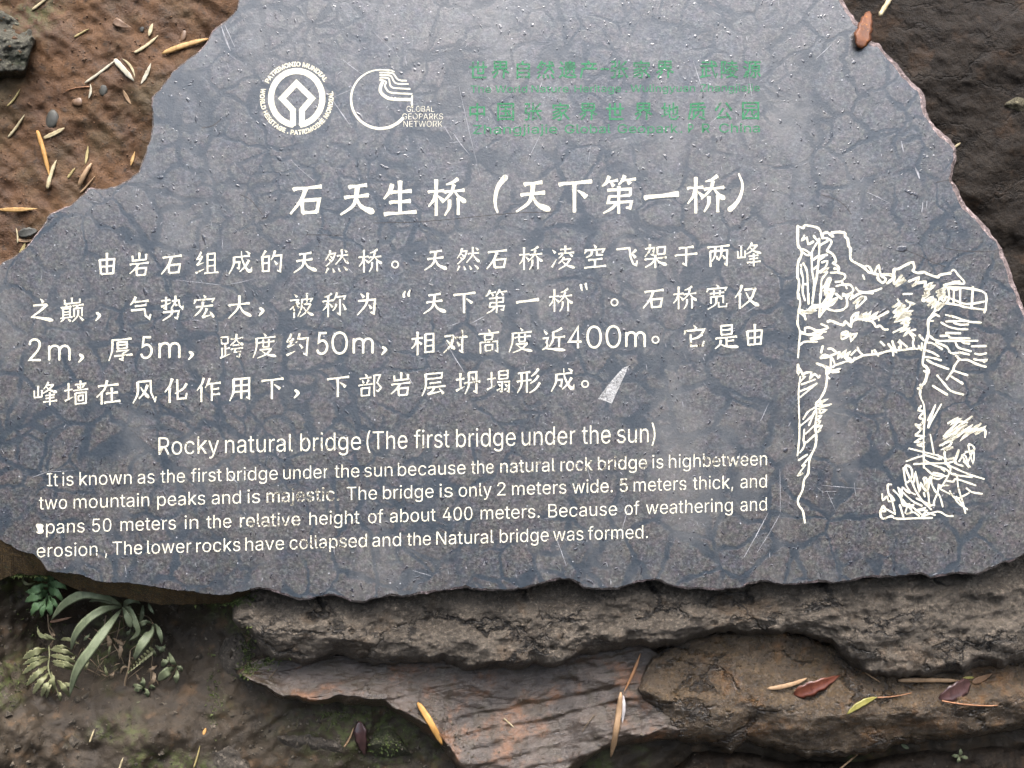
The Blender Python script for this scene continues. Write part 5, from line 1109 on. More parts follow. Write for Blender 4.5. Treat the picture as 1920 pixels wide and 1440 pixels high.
# --- geopark emblem: open ring, waves, three lines of capitals
ge = Ink()
gx0, gy0, gr_ = 1141, 526, 230
a = np.linspace(math.radians(73), math.radians(320), 60)
ge.ribbon([e2(gx0 + gr_ * math.cos(t), gy0 - gr_ * math.sin(t)) for t in a], np.interp(np.linspace(0, 1, 60), [0, .3, 1], [2.0, 3.6, 6.0]), 0.15)
for L, w_ in (([1135, 318, 1195, 318, 1240, 325, 1270, 365, 1300, 380, 1345, 382], 3.0), ([1135, 338, 1190, 338, 1225, 347, 1245, 385, 1275, 405, 1360, 408], 3.0),
              ([1135, 358, 1175, 358, 1207, 367, 1215, 410, 1235, 435, 1290, 442, 1375, 446], 3.0), ([1135, 375, 1165, 380, 1185, 395, 1176, 420, 1190, 450, 1225, 475, 1390, 486], 3.2),
              ([1160, 388, 1142, 430, 1144, 470, 1182, 508, 1240, 526, 1390, 530], 6.0), ([1140, 297, 1205, 297, 1250, 312], 2.4)):
    ge.ribbon(catmull([e2(L[i], L[i + 1]) for i in range(0, len(L), 2)], 4), w_, 0.25, cap=0.1)
ge.ribbon([e2(1390, 500), e2(1386, 560), e2(1392, 590)], 3.2, 0.2)
for tx, xa, xb, yb in (('GLOBAL', 1345, 1562, 625), ('GEOPARKS', 1312, 1632, 684), ('NETWORK', 1320, 1626, 742)):
    p0, p1 = e2(xa, yb), e2(xb, yb)
    sans(ge, [(tx, p0[0], p1[0], 0.35)], (p0, p1), 11, rim=1.1)
ge.build('geopark_emblem', [M['white'], M['white_rim']])

# --- line drawing of the rock bridge
dr = Ink()
ZOOMS = DRAWING.strip().split('\n')
for ln in ZOOMS:
    head, rest = ln.split(':', 1)
    ox, oy, sc_ = [float(t) for t in head.split()]
    for seg in rest.split('/'):
        q = [float(t) for t in seg.split()]
        P = [(ox + q[i] / sc_, oy + q[i + 1] / sc_) for i in range(0, len(q), 2)]
        n_ = len(P)
        P = np.array(P); P[1:-1] += np.array([[random.uniform(-.5, .5), random.uniform(-.5, .5)] for _ in range(n_ - 2)]).reshape(-1, 2)
        P = catmull(P, 3); n2_ = len(P)
        wd = np.array([random.uniform(3.1, 4.9) for _ in range(n2_)]) * (0.82 if sc_ < 9 else 1.0) * (1.22 if n_ >= 9 else 1.0)
        dr.ribbon(P, wd, 0.16 + random.uniform(-.05, .22))
dr.build('line_drawing', [M['white'], M['white_rim']])

# --- scratches, a chip and fine cracks in the face
def in_slab(x, y):
    n = len(TOPFACE); c = False; j = n - 1
    for i in range(n):
        xi, yi = TOPFACE[i]; xj, yj = TOPFACE[j]
        if (yi > y) != (yj > y) and x < (xj - xi) * (y - yi) / (yj - yi) + xi: c = not c
        j = i
    return c
known = [(1440, 962, 1395, 1045, 1.6), (1462, 965, 1420, 1035, 1.4), (1180, 945, 1162, 1010, .9), (1043, 1010, 1062, 1062, 1.3), (835, 640, 872, 700, 1.6), (880, 608, 910, 592, 1.2), (838, 612, 862, 604, 1.1),
         (1542, 910, 1620, 917, 1.2), (1602, 905, 1605, 930, 1.2), (1550, 920, 1568, 960, 1), (1462, 880, 1463, 960, 1), (1400, 585, 1425, 570, 1.2), (415, 50, 432, 95, 3.5), (422, 48, 440, 88, 1.5), (426, 118, 432, 132, 1.2),
         (330, 525, 420, 535, 1.0), (420, 535, 480, 522, 1.0), (625, 190, 660, 240, 2.0), (640, 110, 680, 140, 1.2), (850, 250, 880, 290, 2.2), (832, 236, 848, 262, 1.4), (1625, 360, 1670, 382, 1.4), (1530, 110, 1560, 82, 1.4), (1540, 30, 1550, 42, 1),
         (1690, 265, 1694, 285, 2.0), (1730, 380, 1728, 398, 2.2), (1738, 376, 1736, 392, 1.6), (1716, 315, 1724, 335, 4.0), (760, 700, 775, 722, 1.4), (545, 300, 590, 340, 1.0), (1100, 870, 1108, 900, 1), (430, 890, 445, 905, 2.2), (60, 895, 100, 880, 1), (75, 885, 140, 882, .8),
         (860, 160, 900, 330, .8), (1190, 250, 1240, 255, .8), (1300, 115, 1320, 175, 1.2), (1330, 232, 1362, 205, .9), (1012, 255, 990, 300, 1.1), (700, 60, 750, 110, 1.0), (270, 1020, 330, 1022, .8), (520, 640, 500, 665, 1)]
for x0_, y0_, x1_, y1_, w_ in known:
    sk = Ink()
    sk.ribbon([(x0_, y0_), ((x0_ + x1_) / 2 + random.uniform(-1, 1), (y0_ + y1_) / 2 + random.uniform(-1, 1)), (x1_, y1_)], [w_ * .5, w_, w_ * .4], 0)
    sk.build('scratch', [M['pale_mark']])
sk = Ink()
rs = random.Random(5)
nsk = 0
while nsk < 620:
    x, y = rs.uniform(0, 1920), rs.uniform(0, 1110)
    if not in_slab(x, y): continue
    L_ = abs(rs.gauss(0, 1)) * 4.5 + 1.2; a_ = rs.gauss(1.25, 0.8)
    if rs.random() < 0.05: L_ *= 4
    dx, dy = L_ * math.cos(a_), L_ * math.sin(a_)
    if not (in_slab(x + dx * 1.5, y + dy * 1.5) and in_slab(x - dx, y - dy)): continue
    sk.ribbon([(x, y), (x + dx / 2 + rs.uniform(-.6, .6), y + dy / 2), (x + dx, y + dy)], [0.4, rs.uniform(0.6, 1.4), 0.4], 0, z=0.00010 + 0.000004 * (nsk % 9))
    nsk += 1
tag(sk.build('scratch_marks', [M['pale_mark']]), kind='stuff')
for P in ([(1700, 470), (1722, 478), (1745, 490), (1772, 500)], [(1756, 342), (1770, 339), (1784, 338)], [(1770, 465), (1800, 470), (1850, 472), (1880, 468)], [(700, 418), (800, 415), (960, 400), (1035, 398)], [(450, 365), (470, 375), (492, 402)], [(378, 240), (398, 236), (412, 226)], [(1540, 365), (1570, 375), (1588, 390), (1596, 402)], [(575, 440), (640, 441)]):
    ck = Ink()
    ck.ribbon(catmull(P, 4), 1.1, 0, z=0.0001)
    ck.build('crack', [M['crack']])
ch_ = Ink()
P = np.array([(1179, 685), (1172, 702), (1160, 728), (1147, 757), (1135, 752), (1121, 748), (1125, 742), (1140, 722), (1155, 704), (1168, 690)], float)
ch_.raw([((x - 960) * K, (720 - y) * K, 0.00012) for x, y in P], [list(range(len(P)))], [0] * len(P))
ch_.build('chipped_patch', [M['chip']])

# ------------------------------------------------------------------ loose litter lying on the bank, and plants
M['straw'] = mat_leaf('pale_straw', (0.1860, 0.1488, 0.0806), (0.2852, 0.2480, 0.1550), spots=(0.14, 0.10, 0.05))
M['bleached'] = mat_leaf('bleached_straw', (0.2083, 0.1835, 0.1290), (0.2976, 0.2778, 0.2182), spots=(0.20, 0.16, 0.10))
M['golden'] = mat_leaf('golden_sheath', (0.1860, 0.1023, 0.0310), (0.2852, 0.1798, 0.0682), spots=(0.12, 0.06, 0.02))
M['orange'] = mat_leaf('orange_sheath', (0.2016, 0.0960, 0.0216), (0.2880, 0.1632, 0.0480), spots=(0.16, 0.06, 0.015))
M['olive'] = mat_leaf('olive_straw', (0.13, 0.10, 0.04), (0.22, 0.18, 0.075), spots=(0.06, 0.045, 0.02))
M['tan'] = mat_leaf('tan_sheath', (0.1400, 0.0875, 0.0455), (0.2240, 0.1470, 0.0840), spots=(0.10, 0.05, 0.02))
M['brown'] = mat_leaf('brown_leaf', (0.0420, 0.0119, 0.0028), (0.0910, 0.0268, 0.0045), rough=0.6, spots=(0.30, 0.12, 0.012))
M['redleaf'] = mat_leaf('red_brown_leaf', (0.0416, 0.0108, 0.0069), (0.0833, 0.0294, 0.0171), rough=0.3, spots=(0.03, 0.01, 0.01))
M['darkleaf'] = mat_leaf('dark_wet_leaf', (0.022, 0.012, 0.012), (0.05, 0.026, 0.024), rough=0.3)
M['greydark'] = mat_leaf('dark_pebble', (0.016, 0.016, 0.013), (0.036, 0.035, 0.028), rough=0.6)
M['yellow'] = mat_leaf('yellow_green_leaf', (0.1170, 0.1080, 0.0270), (0.1710, 0.1530, 0.0495), rough=0.35, spots=(0.14, 0.10, 0.03))
M['twig'] = mat_leaf('red_brown_twig', (0.12, 0.055, 0.025), (0.20, 0.10, 0.05))
M['greentwig'] = mat_leaf('dark_twig', (0.03, 0.022, 0.014), (0.07, 0.05, 0.03))
M['fern'] = mat_leaf('pale_fern', (0.0792, 0.0842, 0.0372), (0.1336, 0.1336, 0.0693), spots=(0.16, 0.12, 0.05))
M['leafgreen'] = mat_leaf('fresh_green', (0.0420, 0.0803, 0.0298), (0.0702, 0.1148, 0.0510), spots=(0.025, 0.05, 0.02))
M['sword'] = mat_leaf('dusty_green_blade', (0.062, 0.075, 0.040), (0.105, 0.120, 0.070), spots=(0.05, 0.045, 0.028))
M['herb'] = mat_leaf('soft_green_herb', (0.0574, 0.0688, 0.0338), (0.0945, 0.1033, 0.0574))
M['deadstem'] = mat_leaf('dead_stem', (0.085, 0.060, 0.035), (0.15, 0.11, 0.07))

PROF = {
 'straw': ([0, .06, .2, .75, 1], [.45, .85, 1, .9, .12]),
 'sheath': ([0, .05, .3, .8, 1], [.25, .7, 1, .85, .25]),
 'lance': ([0, .08, .3, .6, .85, 1], [.10, .45, .95, .95, .5, .03]),
 'oval': ([0, .1, .35, .65, .9, 1], [.12, .6, 1, .95, .5, .08]),
 'ovate': ([0, .12, .3, .6, .85, 1], [.15, .9, 1, .72, .3, .02]),
 'twig': ([0, .5, 1], [1, .9, .55]),
 'blunt': ([0, .1, .4, .8, .95, 1], [.12, .45, .8, 1, .7, .3]),
}
def blade(P3, width, shape, thick=None, fold=0.12, n=14, wav=0.0, seed=0, curl=0.0, up=(0, 0, 1)):
    """closed leaf or stalk body along a 3-D centre line (slab-frame metres): width tapers by shape, ribbed along the middle"""
    P3 = catmull(P3, 6) if len(P3) > 2 else np.array([P3[0] + (np.array(P3[1]) - P3[0]) * t for t in np.linspace(0, 1, 7)])
    seg = np.r_[0, np.cumsum(np.linalg.norm(np.diff(P3, axis=0), axis=1))]
    t = np.linspace(0, 1, n + 1) * seg[-1]
    C = np.stack([np.interp(t, seg, P3[:, k]) for k in range(3)], 1)
    d = np.gradient(C, axis=0); d /= np.linalg.norm(d, axis=1)[:, None]
    up = np.array(up, float)
    side = np.cross(d, up); side /= np.maximum(np.linalg.norm(side, axis=1), 1e-6)[:, None]
    nor = np.cross(side, d)
    u = np.linspace(0, 1, n + 1)
    px_, py_ = PROF[shape]
    hw = np.interp(u, px_, py_) * width / 2
    hw = hw * (1 + wav * np.sin(np.arange(n + 1) * 1.9 + seed))
    if thick is None: thick = 0.0009 if shape not in ('twig',) else width
    th = np.minimum(thick, hw * 2.0)
    prof = [(-1, 0.0), (-0.55, 0.42), (0, 0.5 if shape != 'lance' else 0.30), (0.55, 0.42), (1, 0.0), (0.55, -0.42), (0, -0.5), (-0.55, -0.42)]
    V, F = [], []
    for i in range(n + 1):
        for a, b in prof:
            lift = fold * abs(a) * hw[i] + curl * a * hw[i] * (u[i] - 0.5)
            V.append(C[i] + side[i] * a * hw[i] + nor[i] * (b * th[i] + lift))
    k = len(prof)
    for i in range(n):
        for j in range(k):
            F.append([i * k + j, i * k + (j + 1) % k, (i + 1) * k + (j + 1) % k, (i + 1) * k + j])
    F.append(list(range(k))[::-1]); F.append([n * k + j for j in range(k)])
    return V, F

def rest_line(x0, y0, x1, y1, bend=0.0, clear=0.0012, arch=0.0):
    ts = np.linspace(0, 1, 7)
    mx, my = -(y1 - y0), (x1 - x0)
    pts = [(x0 + (x1 - x0) * t + mx * bend * 4 * t * (1 - t), y0 + (y1 - y0) * t + my * bend * 4 * t * (1 - t)) for t in ts]
    h = np.array([surf(*p) for p in pts])
    A = np.polyfit(ts, h, 1); line = np.polyval(A, ts)
    z = 0.5 * (line + max(0, (h - line).max())) + 0.5 * np.maximum(h, line) + clear + arch * 4 * ts * (1 - ts)
    return [np.array(px(p[0], p[1], zz)) for p, zz in zip(pts, z)]

def litter(name, cat, x0, y0, x1, y1, wpx, shape, mat, label, bend=0.0, arch=0.0, group=None, thick=None, fold=0.25, wav=0.05, curl=0.0, clear=0.0006):
    P = rest_line(x0, y0, x1, y1, bend, clear, arch)
    V, F = blade(P, wpx * K, shape, thick, fold, seed=x0, wav=wav, curl=curl)
    o = mk(name, V, F, M[mat])
    return tag(o, label, cat, group)

G1 = 'dry bamboo sheaths and straws on the red mud'
L_ = [
 ('straw', 159, 156, 220, 110, 5.5, 'straw', 'bleached', 'long pale straw on red mud, its upper tip touching the split white sheath', .02),
 ('dry_sheath', 215, 112, 252, 153, 11, 'straw', 'bleached', 'split whitish sheath with a frayed lower end on the red mud', .0),
 ('dry_sheath', 229, 110, 253, 146, 5, 'lance', 'straw', 'curled thin straw leaning over the split whitish sheath', -.12),
 ('straw', 264, 158, 283, 118, 8, 'lance', 'bleached', 'pale pointed sheath standing steeply right of the split white sheath', .04),
 ('straw', 252, 99, 297, 66, 6.5, 'straw', 'straw', 'pale straw lying slantwise below the shortest upright straw', .05),
 ('straw', 279, 68, 286, 44, 8, 'oval', 'straw', 'short pale upright straw, topmost of the pale ones on the mud', .0),
 ('bamboo_sheath', 304, 101, 391, 73, 11, 'sheath', 'golden', 'thick golden sheath whose right end meets the slab edge', -.02),
 ('straw', 15, 258, 46, 215, 5.5, 'straw', 'straw', 'pale slanting straw left of the dark oval pebble', .03),
 ('bamboo_sheath', 70, 245, 93, 332, 9, 'straw', 'orange', 'long orange-brown sheath pointing down to the crossing pale straw', -.02),
 ('straw', 89, 354, 106, 300, 8, 'straw', 'straw', 'pale straw crossing the lower tip of the long orange sheath', -.03),
 ('straw', 82, 259, 121, 240, 8.5, 'sheath', 'straw', 'blunt pale straw just below the dark oval pebble', .03),
 ('straw', 231, 169, 246, 196, 7.5, 'lance', 'tan', 'small tan pointed husk alone below the split white sheath', .03),
 ('straw', 166, 185, 169, 157, 5, 'lance', 'bleached', 'tiny whitish husk upright beside the small grey pebble', .1),
 ('bamboo_sheath', 148, 350, 172, 306, 10, 'sheath', 'tan', 'broad tan sheath with a rounded lower end near the slab notch', -.03),
 ('straw', 160, 308, 165, 273, 6, 'lance', 'olive', 'thin olive straw rising above the broad tan sheath', .02),
 ('straw', 127, 334, 141, 315, 5.5, 'straw', 'olive', 'short olive straw between the crossed straws and the tan sheath', .0),
 ('straw', 150, 362, 178, 330, 4, 'straw', 'tan', 'thin tan straw leaning on the slab edge beside the tan sheath', .03),
 ('straw', 245, 311, 253, 284, 6, 'lance', 'golden', 'small golden husk close to the inner bend of the slab edge', .0),
 ('bamboo_sheath', -4, 393, 71, 391, 9.5, 'lance', 'golden', 'golden pointed sheath lying level at the left edge of the mud', .02),
 ('straw', 60, 19, 95, -8, 5.5, 'straw', 'straw', 'pale straw at the top edge above the grey stone block', .0),
 ('straw', 28, 449, 64, 450, 7, 'lance', 'tan', 'tan husk under the dark green leaf by the slab edge', .06),
 ('straw', 35, 477, 47, 454, 7.5, 'lance', 'olive', 'short olive-yellow husk, lowest husk beside the slab on the left', .1),
 ('twig', -6, 498, 46, 477, 3, 'twig', 'twig', 'thin reddish twig running along the slab edge at far left', .03),
 ('straw', 33, 456, 30, 427, 3.2, 'straw', 'straw', 'thread-thin upright straw crossing the dark green leaf', .05),
 ('straw', 139, 70, 167, 54, 4.5, 'straw', 'olive', 'faint olive straw in the mud right of the grey stone block', .0),
 ('straw', 13, 200, 38, 166, 4, 'straw', 'olive', 'faint thin olive straw below the grey stone block', .06),
 ('dead_leaf', 212, 38, 248, 52, 17, 'ovate', 'brown2', 'dull brown leaf pressed into the mud near the top of the bank', .05),
 ('dead_leaf', 34, 440, 70, 432, 19, 'oval', 'greydark', 'dark green-grey wet leaf beside the slab at left', .0),
 ('twig', 168, 163, 122, 171, 2.6, 'twig', 'twig', 'short red-brown twig continuing the long pale straw', .05),
 ('dead_leaf', 1630, 22, 1612, 90, 34, 'blunt', 'brown', 'big glossy orange-brown leaf hanging over the upper right slab edge', .03),
 ('leaf_stalk', 1649, 30, 1676, -14, 10, 'straw', 'straw', 'thick pale yellow stalk above the orange-brown leaf at top right', .02),
 ('straw', 1788, 277, 1801, 268, 5, 'sheath', 'straw', 'tiny pale straw stub poking out at the right slab edge', .0),
 ('bamboo_sheath', 783, 1317, 829, 1396, 14, 'sheath', 'orange', 'plump bright orange sheath lying across the wet slate', -.02),
 ('dead_leaf', 674, 1352, 684, 1417, 26, 'ovate', 'darkleaf', 'dark purple leaf hanging point down beneath the slate lip', .02),
 ('straw', 645, 1401, 663, 1364, 4, 'straw', 'tan', 'thin tan straw left of the dark purple leaf', .05),
 ('bamboo_sheath', 1201, 1225, 1169, 1299, 6.5, 'lance', 'tan2', 'slim rust-brown sheath leaning down from the rough ledge', -.02),
 ('bamboo_sheath', 1164, 1298, 1145, 1419, 12.5, 'sheath', 'tan', 'long tan sheath lying upright across the striped wet slate', -.02),
 ('dead_leaf', 1169, 1304, 1167, 1356, 11, 'lance', 'greypale', 'grey translucent husk beside the long tan sheath on slate', .0),
 ('straw', 945, 1347, 965, 1365, 3, 'straw', 'straw', 'tiny pale straw on the slate right of the orange sheath', .0),
 ('twig', 1114, 1341, 1091, 1373, 3.5, 'twig', 'greentwig', 'short dark twig on the striped slate left of the tan sheath', .02),
 ('bamboo_sheath', 1439, 1291, 1512, 1272, 10, 'sheath', 'tan', 'tan sheath on the boulder shelf left of the red leaf', .05),
 ('dead_leaf', 1488, 1301, 1575, 1266, 30, 'ovate', 'redleaf', 'dark red crumpled leaf on the shelf of the brown boulder', .02),
 ('straw', 1622, 1261, 1651, 1280, 3.5, 'straw', 'tan', 'thin tan straw between the red leaf and the long level husk', .0),
 ('bamboo_sheath', 1684, 1276, 1808, 1277, 9.5, 'straw', 'tan', 'long level tan husk above the dark round leaf on the shelf', -.01),
 ('dead_leaf', 1760, 1309, 1818, 1277, 36, 'oval', 'darkleaf', 'dark round leaf with a pointed tip lying on the boulder shelf', .04),
 ('straw', 1805, 1272, 1826, 1270, 6.5, 'sheath', 'yellow', 'little yellow scrap at the right end of the level husk', .0),
 ('dead_leaf', 1822, 1279, 1862, 1261, 15, 'ovate', 'brown2', 'brown leaf at the far right beyond the yellow scrap', .05),
 ('fresh_leaf', 1588, 1339, 1645, 1307, 13.5, 'lance', 'yellow', 'single yellow-green pointed leaf hanging on the boulder front', -.06),
 ('leaf_stalk', 1645, 1308, 1709, 1299, 3, 'twig', 'twig', 'thin reddish stalk running right from the yellow-green leaf', .03),
 ('twig', 1766, 1314, 1870, 1323, 3.4, 'twig', 'twig', 'long thin reddish twig below the dark round leaf', .03),
 ('twig', 1572, 1444, 1607, 1415, 4, 'twig', 'tan', 'tan twig sticking out under the brown boulder at the bottom', .0),
 ('fresh_leaf', 1690, 1396, 1704, 1404, 8, 'oval', 'herb', 'tiny pale green leaf under the lower lip of the boulder', .0),
 ('straw', 94, 1166, 134, 1157, 6, 'straw', 'redbit', 'pinkish dry strip between the fern and the dark green leaf', .02),
 ('straw', 168, 1392, 177, 1367, 3.6, 'straw', 'straw', 'thin pale straw left of the flat stone at bottom left', .0),
 ('straw', 223, 1444, 231, 1420, 4, 'straw', 'straw', 'thin pale straw at the bottom edge on the flat stone', .0),
 ('straw', 363, 1440, 375, 1398, 3.4, 'straw', 'olive', 'long thin olive straw near the bottom beneath the orange scrap', .02),
 ('dead_leaf', 381, 1378, 386, 1365, 6.5, 'oval', 'orange', 'small orange scrap on the flat stone at bottom left', .0),
 ('straw', 505, 1271, 520, 1254, 2.6, 'twig', 'greentwig', 'short dark twig on the slate under the left tip of the ledge', .0),
]
M['brown2'] = mat_leaf('dull_brown_leaf', (0.07, 0.040, 0.022), (0.12, 0.075, 0.045), rough=0.4)
M['tan2'] = mat_leaf('rust_sheath', (0.1330, 0.0595, 0.0210), (0.1960, 0.0980, 0.0420), spots=(0.3, 0.12, 0.02))
M['greypale'] = mat_leaf('grey_husk', (0.13, 0.12, 0.12), (0.2, 0.185, 0.18), rough=0.3)
M['redbit'] = mat_leaf('pink_strip', (0.1820, 0.0980, 0.0595), (0.2520, 0.1540, 0.0980))
for (nm, x0, y0, x1, y1, w_, sh, mt, lb, bd) in L_:
    cat = {'straw': 'straw', 'dry_sheath': 'sheath', 'bamboo_sheath': 'sheath', 'twig': 'twig', 'dead_leaf': 'leaf', 'leaf_stalk': 'stalk', 'fresh_leaf': 'leaf'}[nm]
    big = w_ > 24
    cl = 0.0005
    if nm == 'dead_leaf' and 1600 < x0 < 1640: cl = 0.05
    if nm == 'leaf_stalk' and x0 < 1660 and y0 < 100: cl = 0.012
    if 'orange-brown leaf' in lb:
        zs = (0.006, 0.004, -0.008, -0.024) if nm == 'dead_leaf' else (-0.022, -0.030, -0.040, -0.05)
        P = [np.array(px(x0 + (x1 - x0) * k / 3.0, y0 + (y1 - y0) * k / 3.0, (zs[::-1] if nm == 'dead_leaf' else zs)[k])) for k in range(4)]
        V, F = blade(P, w_ * K, sh, 0.0012 if nm == 'dead_leaf' else 0.006, 0.10, wav=0.12, curl=0.15)
        tag(mk(nm, V, F, M[mt]), lb, cat)
        continue
    litter(nm, cat, x0, y0, x1, y1, w_, sh, mt, lb, bd, thick=(0.0035 if nm in ('bamboo_sheath', 'leaf_stalk') else (0.0022 if sh == 'straw' else 0.001)) if sh != 'twig' else None,
           fold=(0.12 if y0 < 100 else 0.4) if big else 0.2, arch=0.006 if big else (0.003 if w_ > 9 else 0.0), wav=0.12 if big else 0.06, curl=0.25 if big else 0.1,
           group=(G1 if y0 < 500 and x0 < 400 and nm in ('straw', 'bamboo_sheath', 'dry_sheath') else None), clear=cl)

def pebble(x, y, rx, ry, mat, label, rot=0.0, seed=1):
    z = surf(x, y); V = []; F = []
    nu, nv = 14, 8
    for j in range(nv + 1):
        th = math.pi * j / nv
        for i in range(nu):
            ph = 2 * math.pi * i / nu
            k = 1 + 0.10 * math.sin(2 * ph + seed) + 0.06 * math.sin(3 * ph + seed * 2)
            a, b = math.sin(th) * math.cos(ph) * rx * k, math.sin(th) * math.sin(ph) * ry * k
            a, b = a * math.cos(rot) - b * math.sin(rot), a * math.sin(rot) + b * math.cos(rot)
            c = math.cos(th) * min(rx, ry) * 0.55 * K
            p = px(x + a, y + b, z + c * 0.8 - 0.0002); V.append(p)
    for j in range(nv):
        for i in range(nu):
            F.append([j * nu + i, (j + 1) * nu + i, (j + 1) * nu + (i + 1) % nu, j * nu + (i + 1) % nu])
    tag(mk('pebble', V, F, M[mat]), label, 'pebble')
pebble(98, 224, 11.5, 20, 'greydark', 'largest pebble on the mud, dark smooth and egg-shaped', 0.35, 1)
pebble(194, 169, 7.5, 12.5, 'greydark', 'small grey oval pebble right of the tiny whitish husk', 0.15, 2)
pebble(146, 191, 11, 9, 'brown2', 'brown mud-coloured pebble below the thin red-brown twig', 0.3, 3)
pebble(344, 67, 6, 11, 'brown2', 'brownish pebble sunk in mud left of the thick golden sheath', 0.2, 4)
pebble(266, 124 - 70, 5, 6, 'greydark', 'tiny dark pebble left of the topmost pale straw', 0.2, 5)

# ---- plants growing out of the crack under the slab
def P7(*q):
    """crop pixels of the fern corner, with a height above the slab plane in centimetres per point"""
    return [np.array(px(q[i] / 3.6, 1040 + q[i + 1] / 3.6, q[i + 2] / 100.0)) for i in range(0, len(q), 3)]

def plant(name, base, label, cat):
    return tag(empty(name, base), label, cat)
def part(nm, root, pts, width, shape, mat, **kw):
    V, F = blade(pts, width * K, shape, **kw)
    return mk(nm, V, F, M[mat], parent=root)

sw = plant('blade_plant', P7(840, 400, -13)[0], 'plant with long dusty green sword-shaped leaves arching from under the slab', 'plant')
for q, w_, sh in ((( 825, 350, -7, 720, 290, -5, 570, 268, -4, 440, 330, -4.5, 345, 440, -6.5), 19, 'lance'),
                  ((825, 350, -7, 700, 370, -4, 590, 440, -3, 510, 540, -3.5, 478, 650, -5.5), 17, 'lance'),
                  ((822, 365, -7, 740, 470, -4, 630, 620, -2.6, 520, 780, -3, 468, 960, -5.5), 20, 'lance'),
                  ((825, 355, -7, 850, 400, -5, 875, 450, -5, 880, 492, -5.5), 15, 'blunt'),
                  ((830, 345, -7.5, 880, 380, -5.5, 915, 460, -5, 932, 530, -5.5, 870, 580, -6.5), 13, 'lance'),
                  ((835, 345, -8, 860, 320, -7, 900, 310, -7, 950, 330, -8), 12, 'lance'),
                  ((815, 345, -7, 740, 315, -6, 660, 300, -6, 600, 318, -7), 11, 'lance'),
                  ((1035, 470, -8, 1010, 530, -5, 950, 620, -4, 908, 712, -5.5), 19, 'lance'),
                  ((1035, 470, -8, 1065, 500, -6, 1085, 550, -5.5, 1092, 605, -6.5), 12, 'lance'),
                  ((1030, 470, -8, 990, 455, -6, 950, 470, -6, 925, 490, -7.5), 11, 'lance'),
                  ((1000, 330, -8, 1020, 370, -7, 1040, 400, -7), 8, 'lance'),
                  ((965, 340, -9, 960, 400, -8, 945, 460, -8.5), 9, 'lance')):
    part('leaf', sw, P7(*q), w_, sh, 'sword', fold=0.16, wav=0.03, curl=0.15)
for q in ((825, 350, -7, 832, 420, -10, 842, 520, -15), (1035, 470, -8, 1000, 420, -10, 930, 400, -14), (1035, 470, -8, 1030, 560, -10, 1010, 640, -14)):
    part('stem', sw, P7(*q), 3.0, 'twig', 'deadstem')

gp = plant('leafy_sprig', P7(325, 210, -12)[0], 'fresh dark green sprig with jagged leaflets under the left slab edge', 'plant')
for q, w_ in (((325, 215, -8, 270, 225, -6, 215, 250, -6, 172, 250, -7), 17), ((322, 255, -8, 260, 275, -6, 205, 300, -6, 168, 320, -7), 18),
              ((335, 210, -8, 380, 200, -6, 425, 215, -6, 456, 240, -7), 17), ((330, 250, -8, 375, 250, -6, 405, 285, -6, 425, 325, -7), 16),
              ((310, 290, -8, 265, 330, -6, 230, 370, -6, 208, 412, -7), 16), ((318, 290, -8, 330, 340, -6, 340, 380, -6, 338, 412, -7), 18),
              ((330, 290, -8, 362, 320, -6, 380, 345, -6, 382, 375, -7), 13), ((305, 300, -8, 290, 345, -6, 285, 390, -6, 280, 425, -7), 14),
              ((325, 180, -9, 290, 160, -8, 250, 160, -8, 225, 175, -9), 12), ((325, 180, -9, 350, 150, -8, 330, 130, -8, 290, 128, -9), 12)):
    part('leaflet', gp, P7(*q), w_ * 1.25, 'ovate', 'leafgreen', fold=0.18, wav=0.16, curl=0.2)
part('stem', gp, P7(325, 180, -9, 322, 260, -8, 300, 310, -7.5), 2.4, 'twig', 'leafgreen')
part('stem', gp, P7(322, 400, -10, 330, 470, -10, 370, 540, -11, 345, 620, -10.5), 2.8, 'twig', 'deadstem')

fp = plant('fern', P7(335, 610, -13)[0], 'pale yellowish fern frond drooping on the dark earth at bottom left', 'fern')
RA = P7(330, 615, -9, 335, 680, -8, 325, 760, -7, 350, 840, -6.5, 380, 900, -6.5, 405, 985, -7)
part('stem', fp, RA, 3.4, 'twig', 'fern')
PIN = [(325, 640, 152, 705, 22), (330, 690, 150, 745, 13), (330, 700, 148, 808, 17), (328, 750, 175, 888, 18), (335, 790, 218, 948, 17), (345, 830, 275, 968, 15), (350, 850, 310, 972, 12),
       (340, 640, 520, 690, 15), (340, 680, 545, 745, 15), (350, 720, 540, 785, 16), (360, 740, 505, 790, 13), (345, 790, 362, 940, 17), (385, 850, 470, 965, 17), (400, 880, 540, 905, 12), (395, 930, 412, 990, 11), (355, 630, 480, 640, 11)]
for i, (xa, ya, xb, yb, w_) in enumerate(PIN):
    # each pinna: a midrib blade with toothed edge
    xm, ym = (xa + xb) / 2, (ya + yb) / 2 - 14
    part('leaflet', fp, P7(xa, ya, -7.5, xm, ym, -5.6, xb, yb, -7.4), w_ * 0.75, 'lance', 'fern', fold=0.15, wav=0.22, n=22, seed=i)
part('stem', fp, P7(335, 615, -9, 360, 570, -10, 330, 500, -11, 325, 450, -12), 3, 'twig', 'deadstem')
for q, w_ in (((370, 575, -9, 320, 560, -8, 270, 540, -8, 250, 485, -9), 9), ((410, 575, -9.5, 460, 570, -8.5, 540, 605, -9), 8), ((280, 570, -9, 310, 545, -8, 375, 575, -8), 8), ((155, 140, -8, 160, 180, -7, 190, 200, -7, 240, 185, -8), 6)):
    part('leaflet', fp, P7(*q), w_, 'lance', 'fern', wav=0.2, fold=0.2)

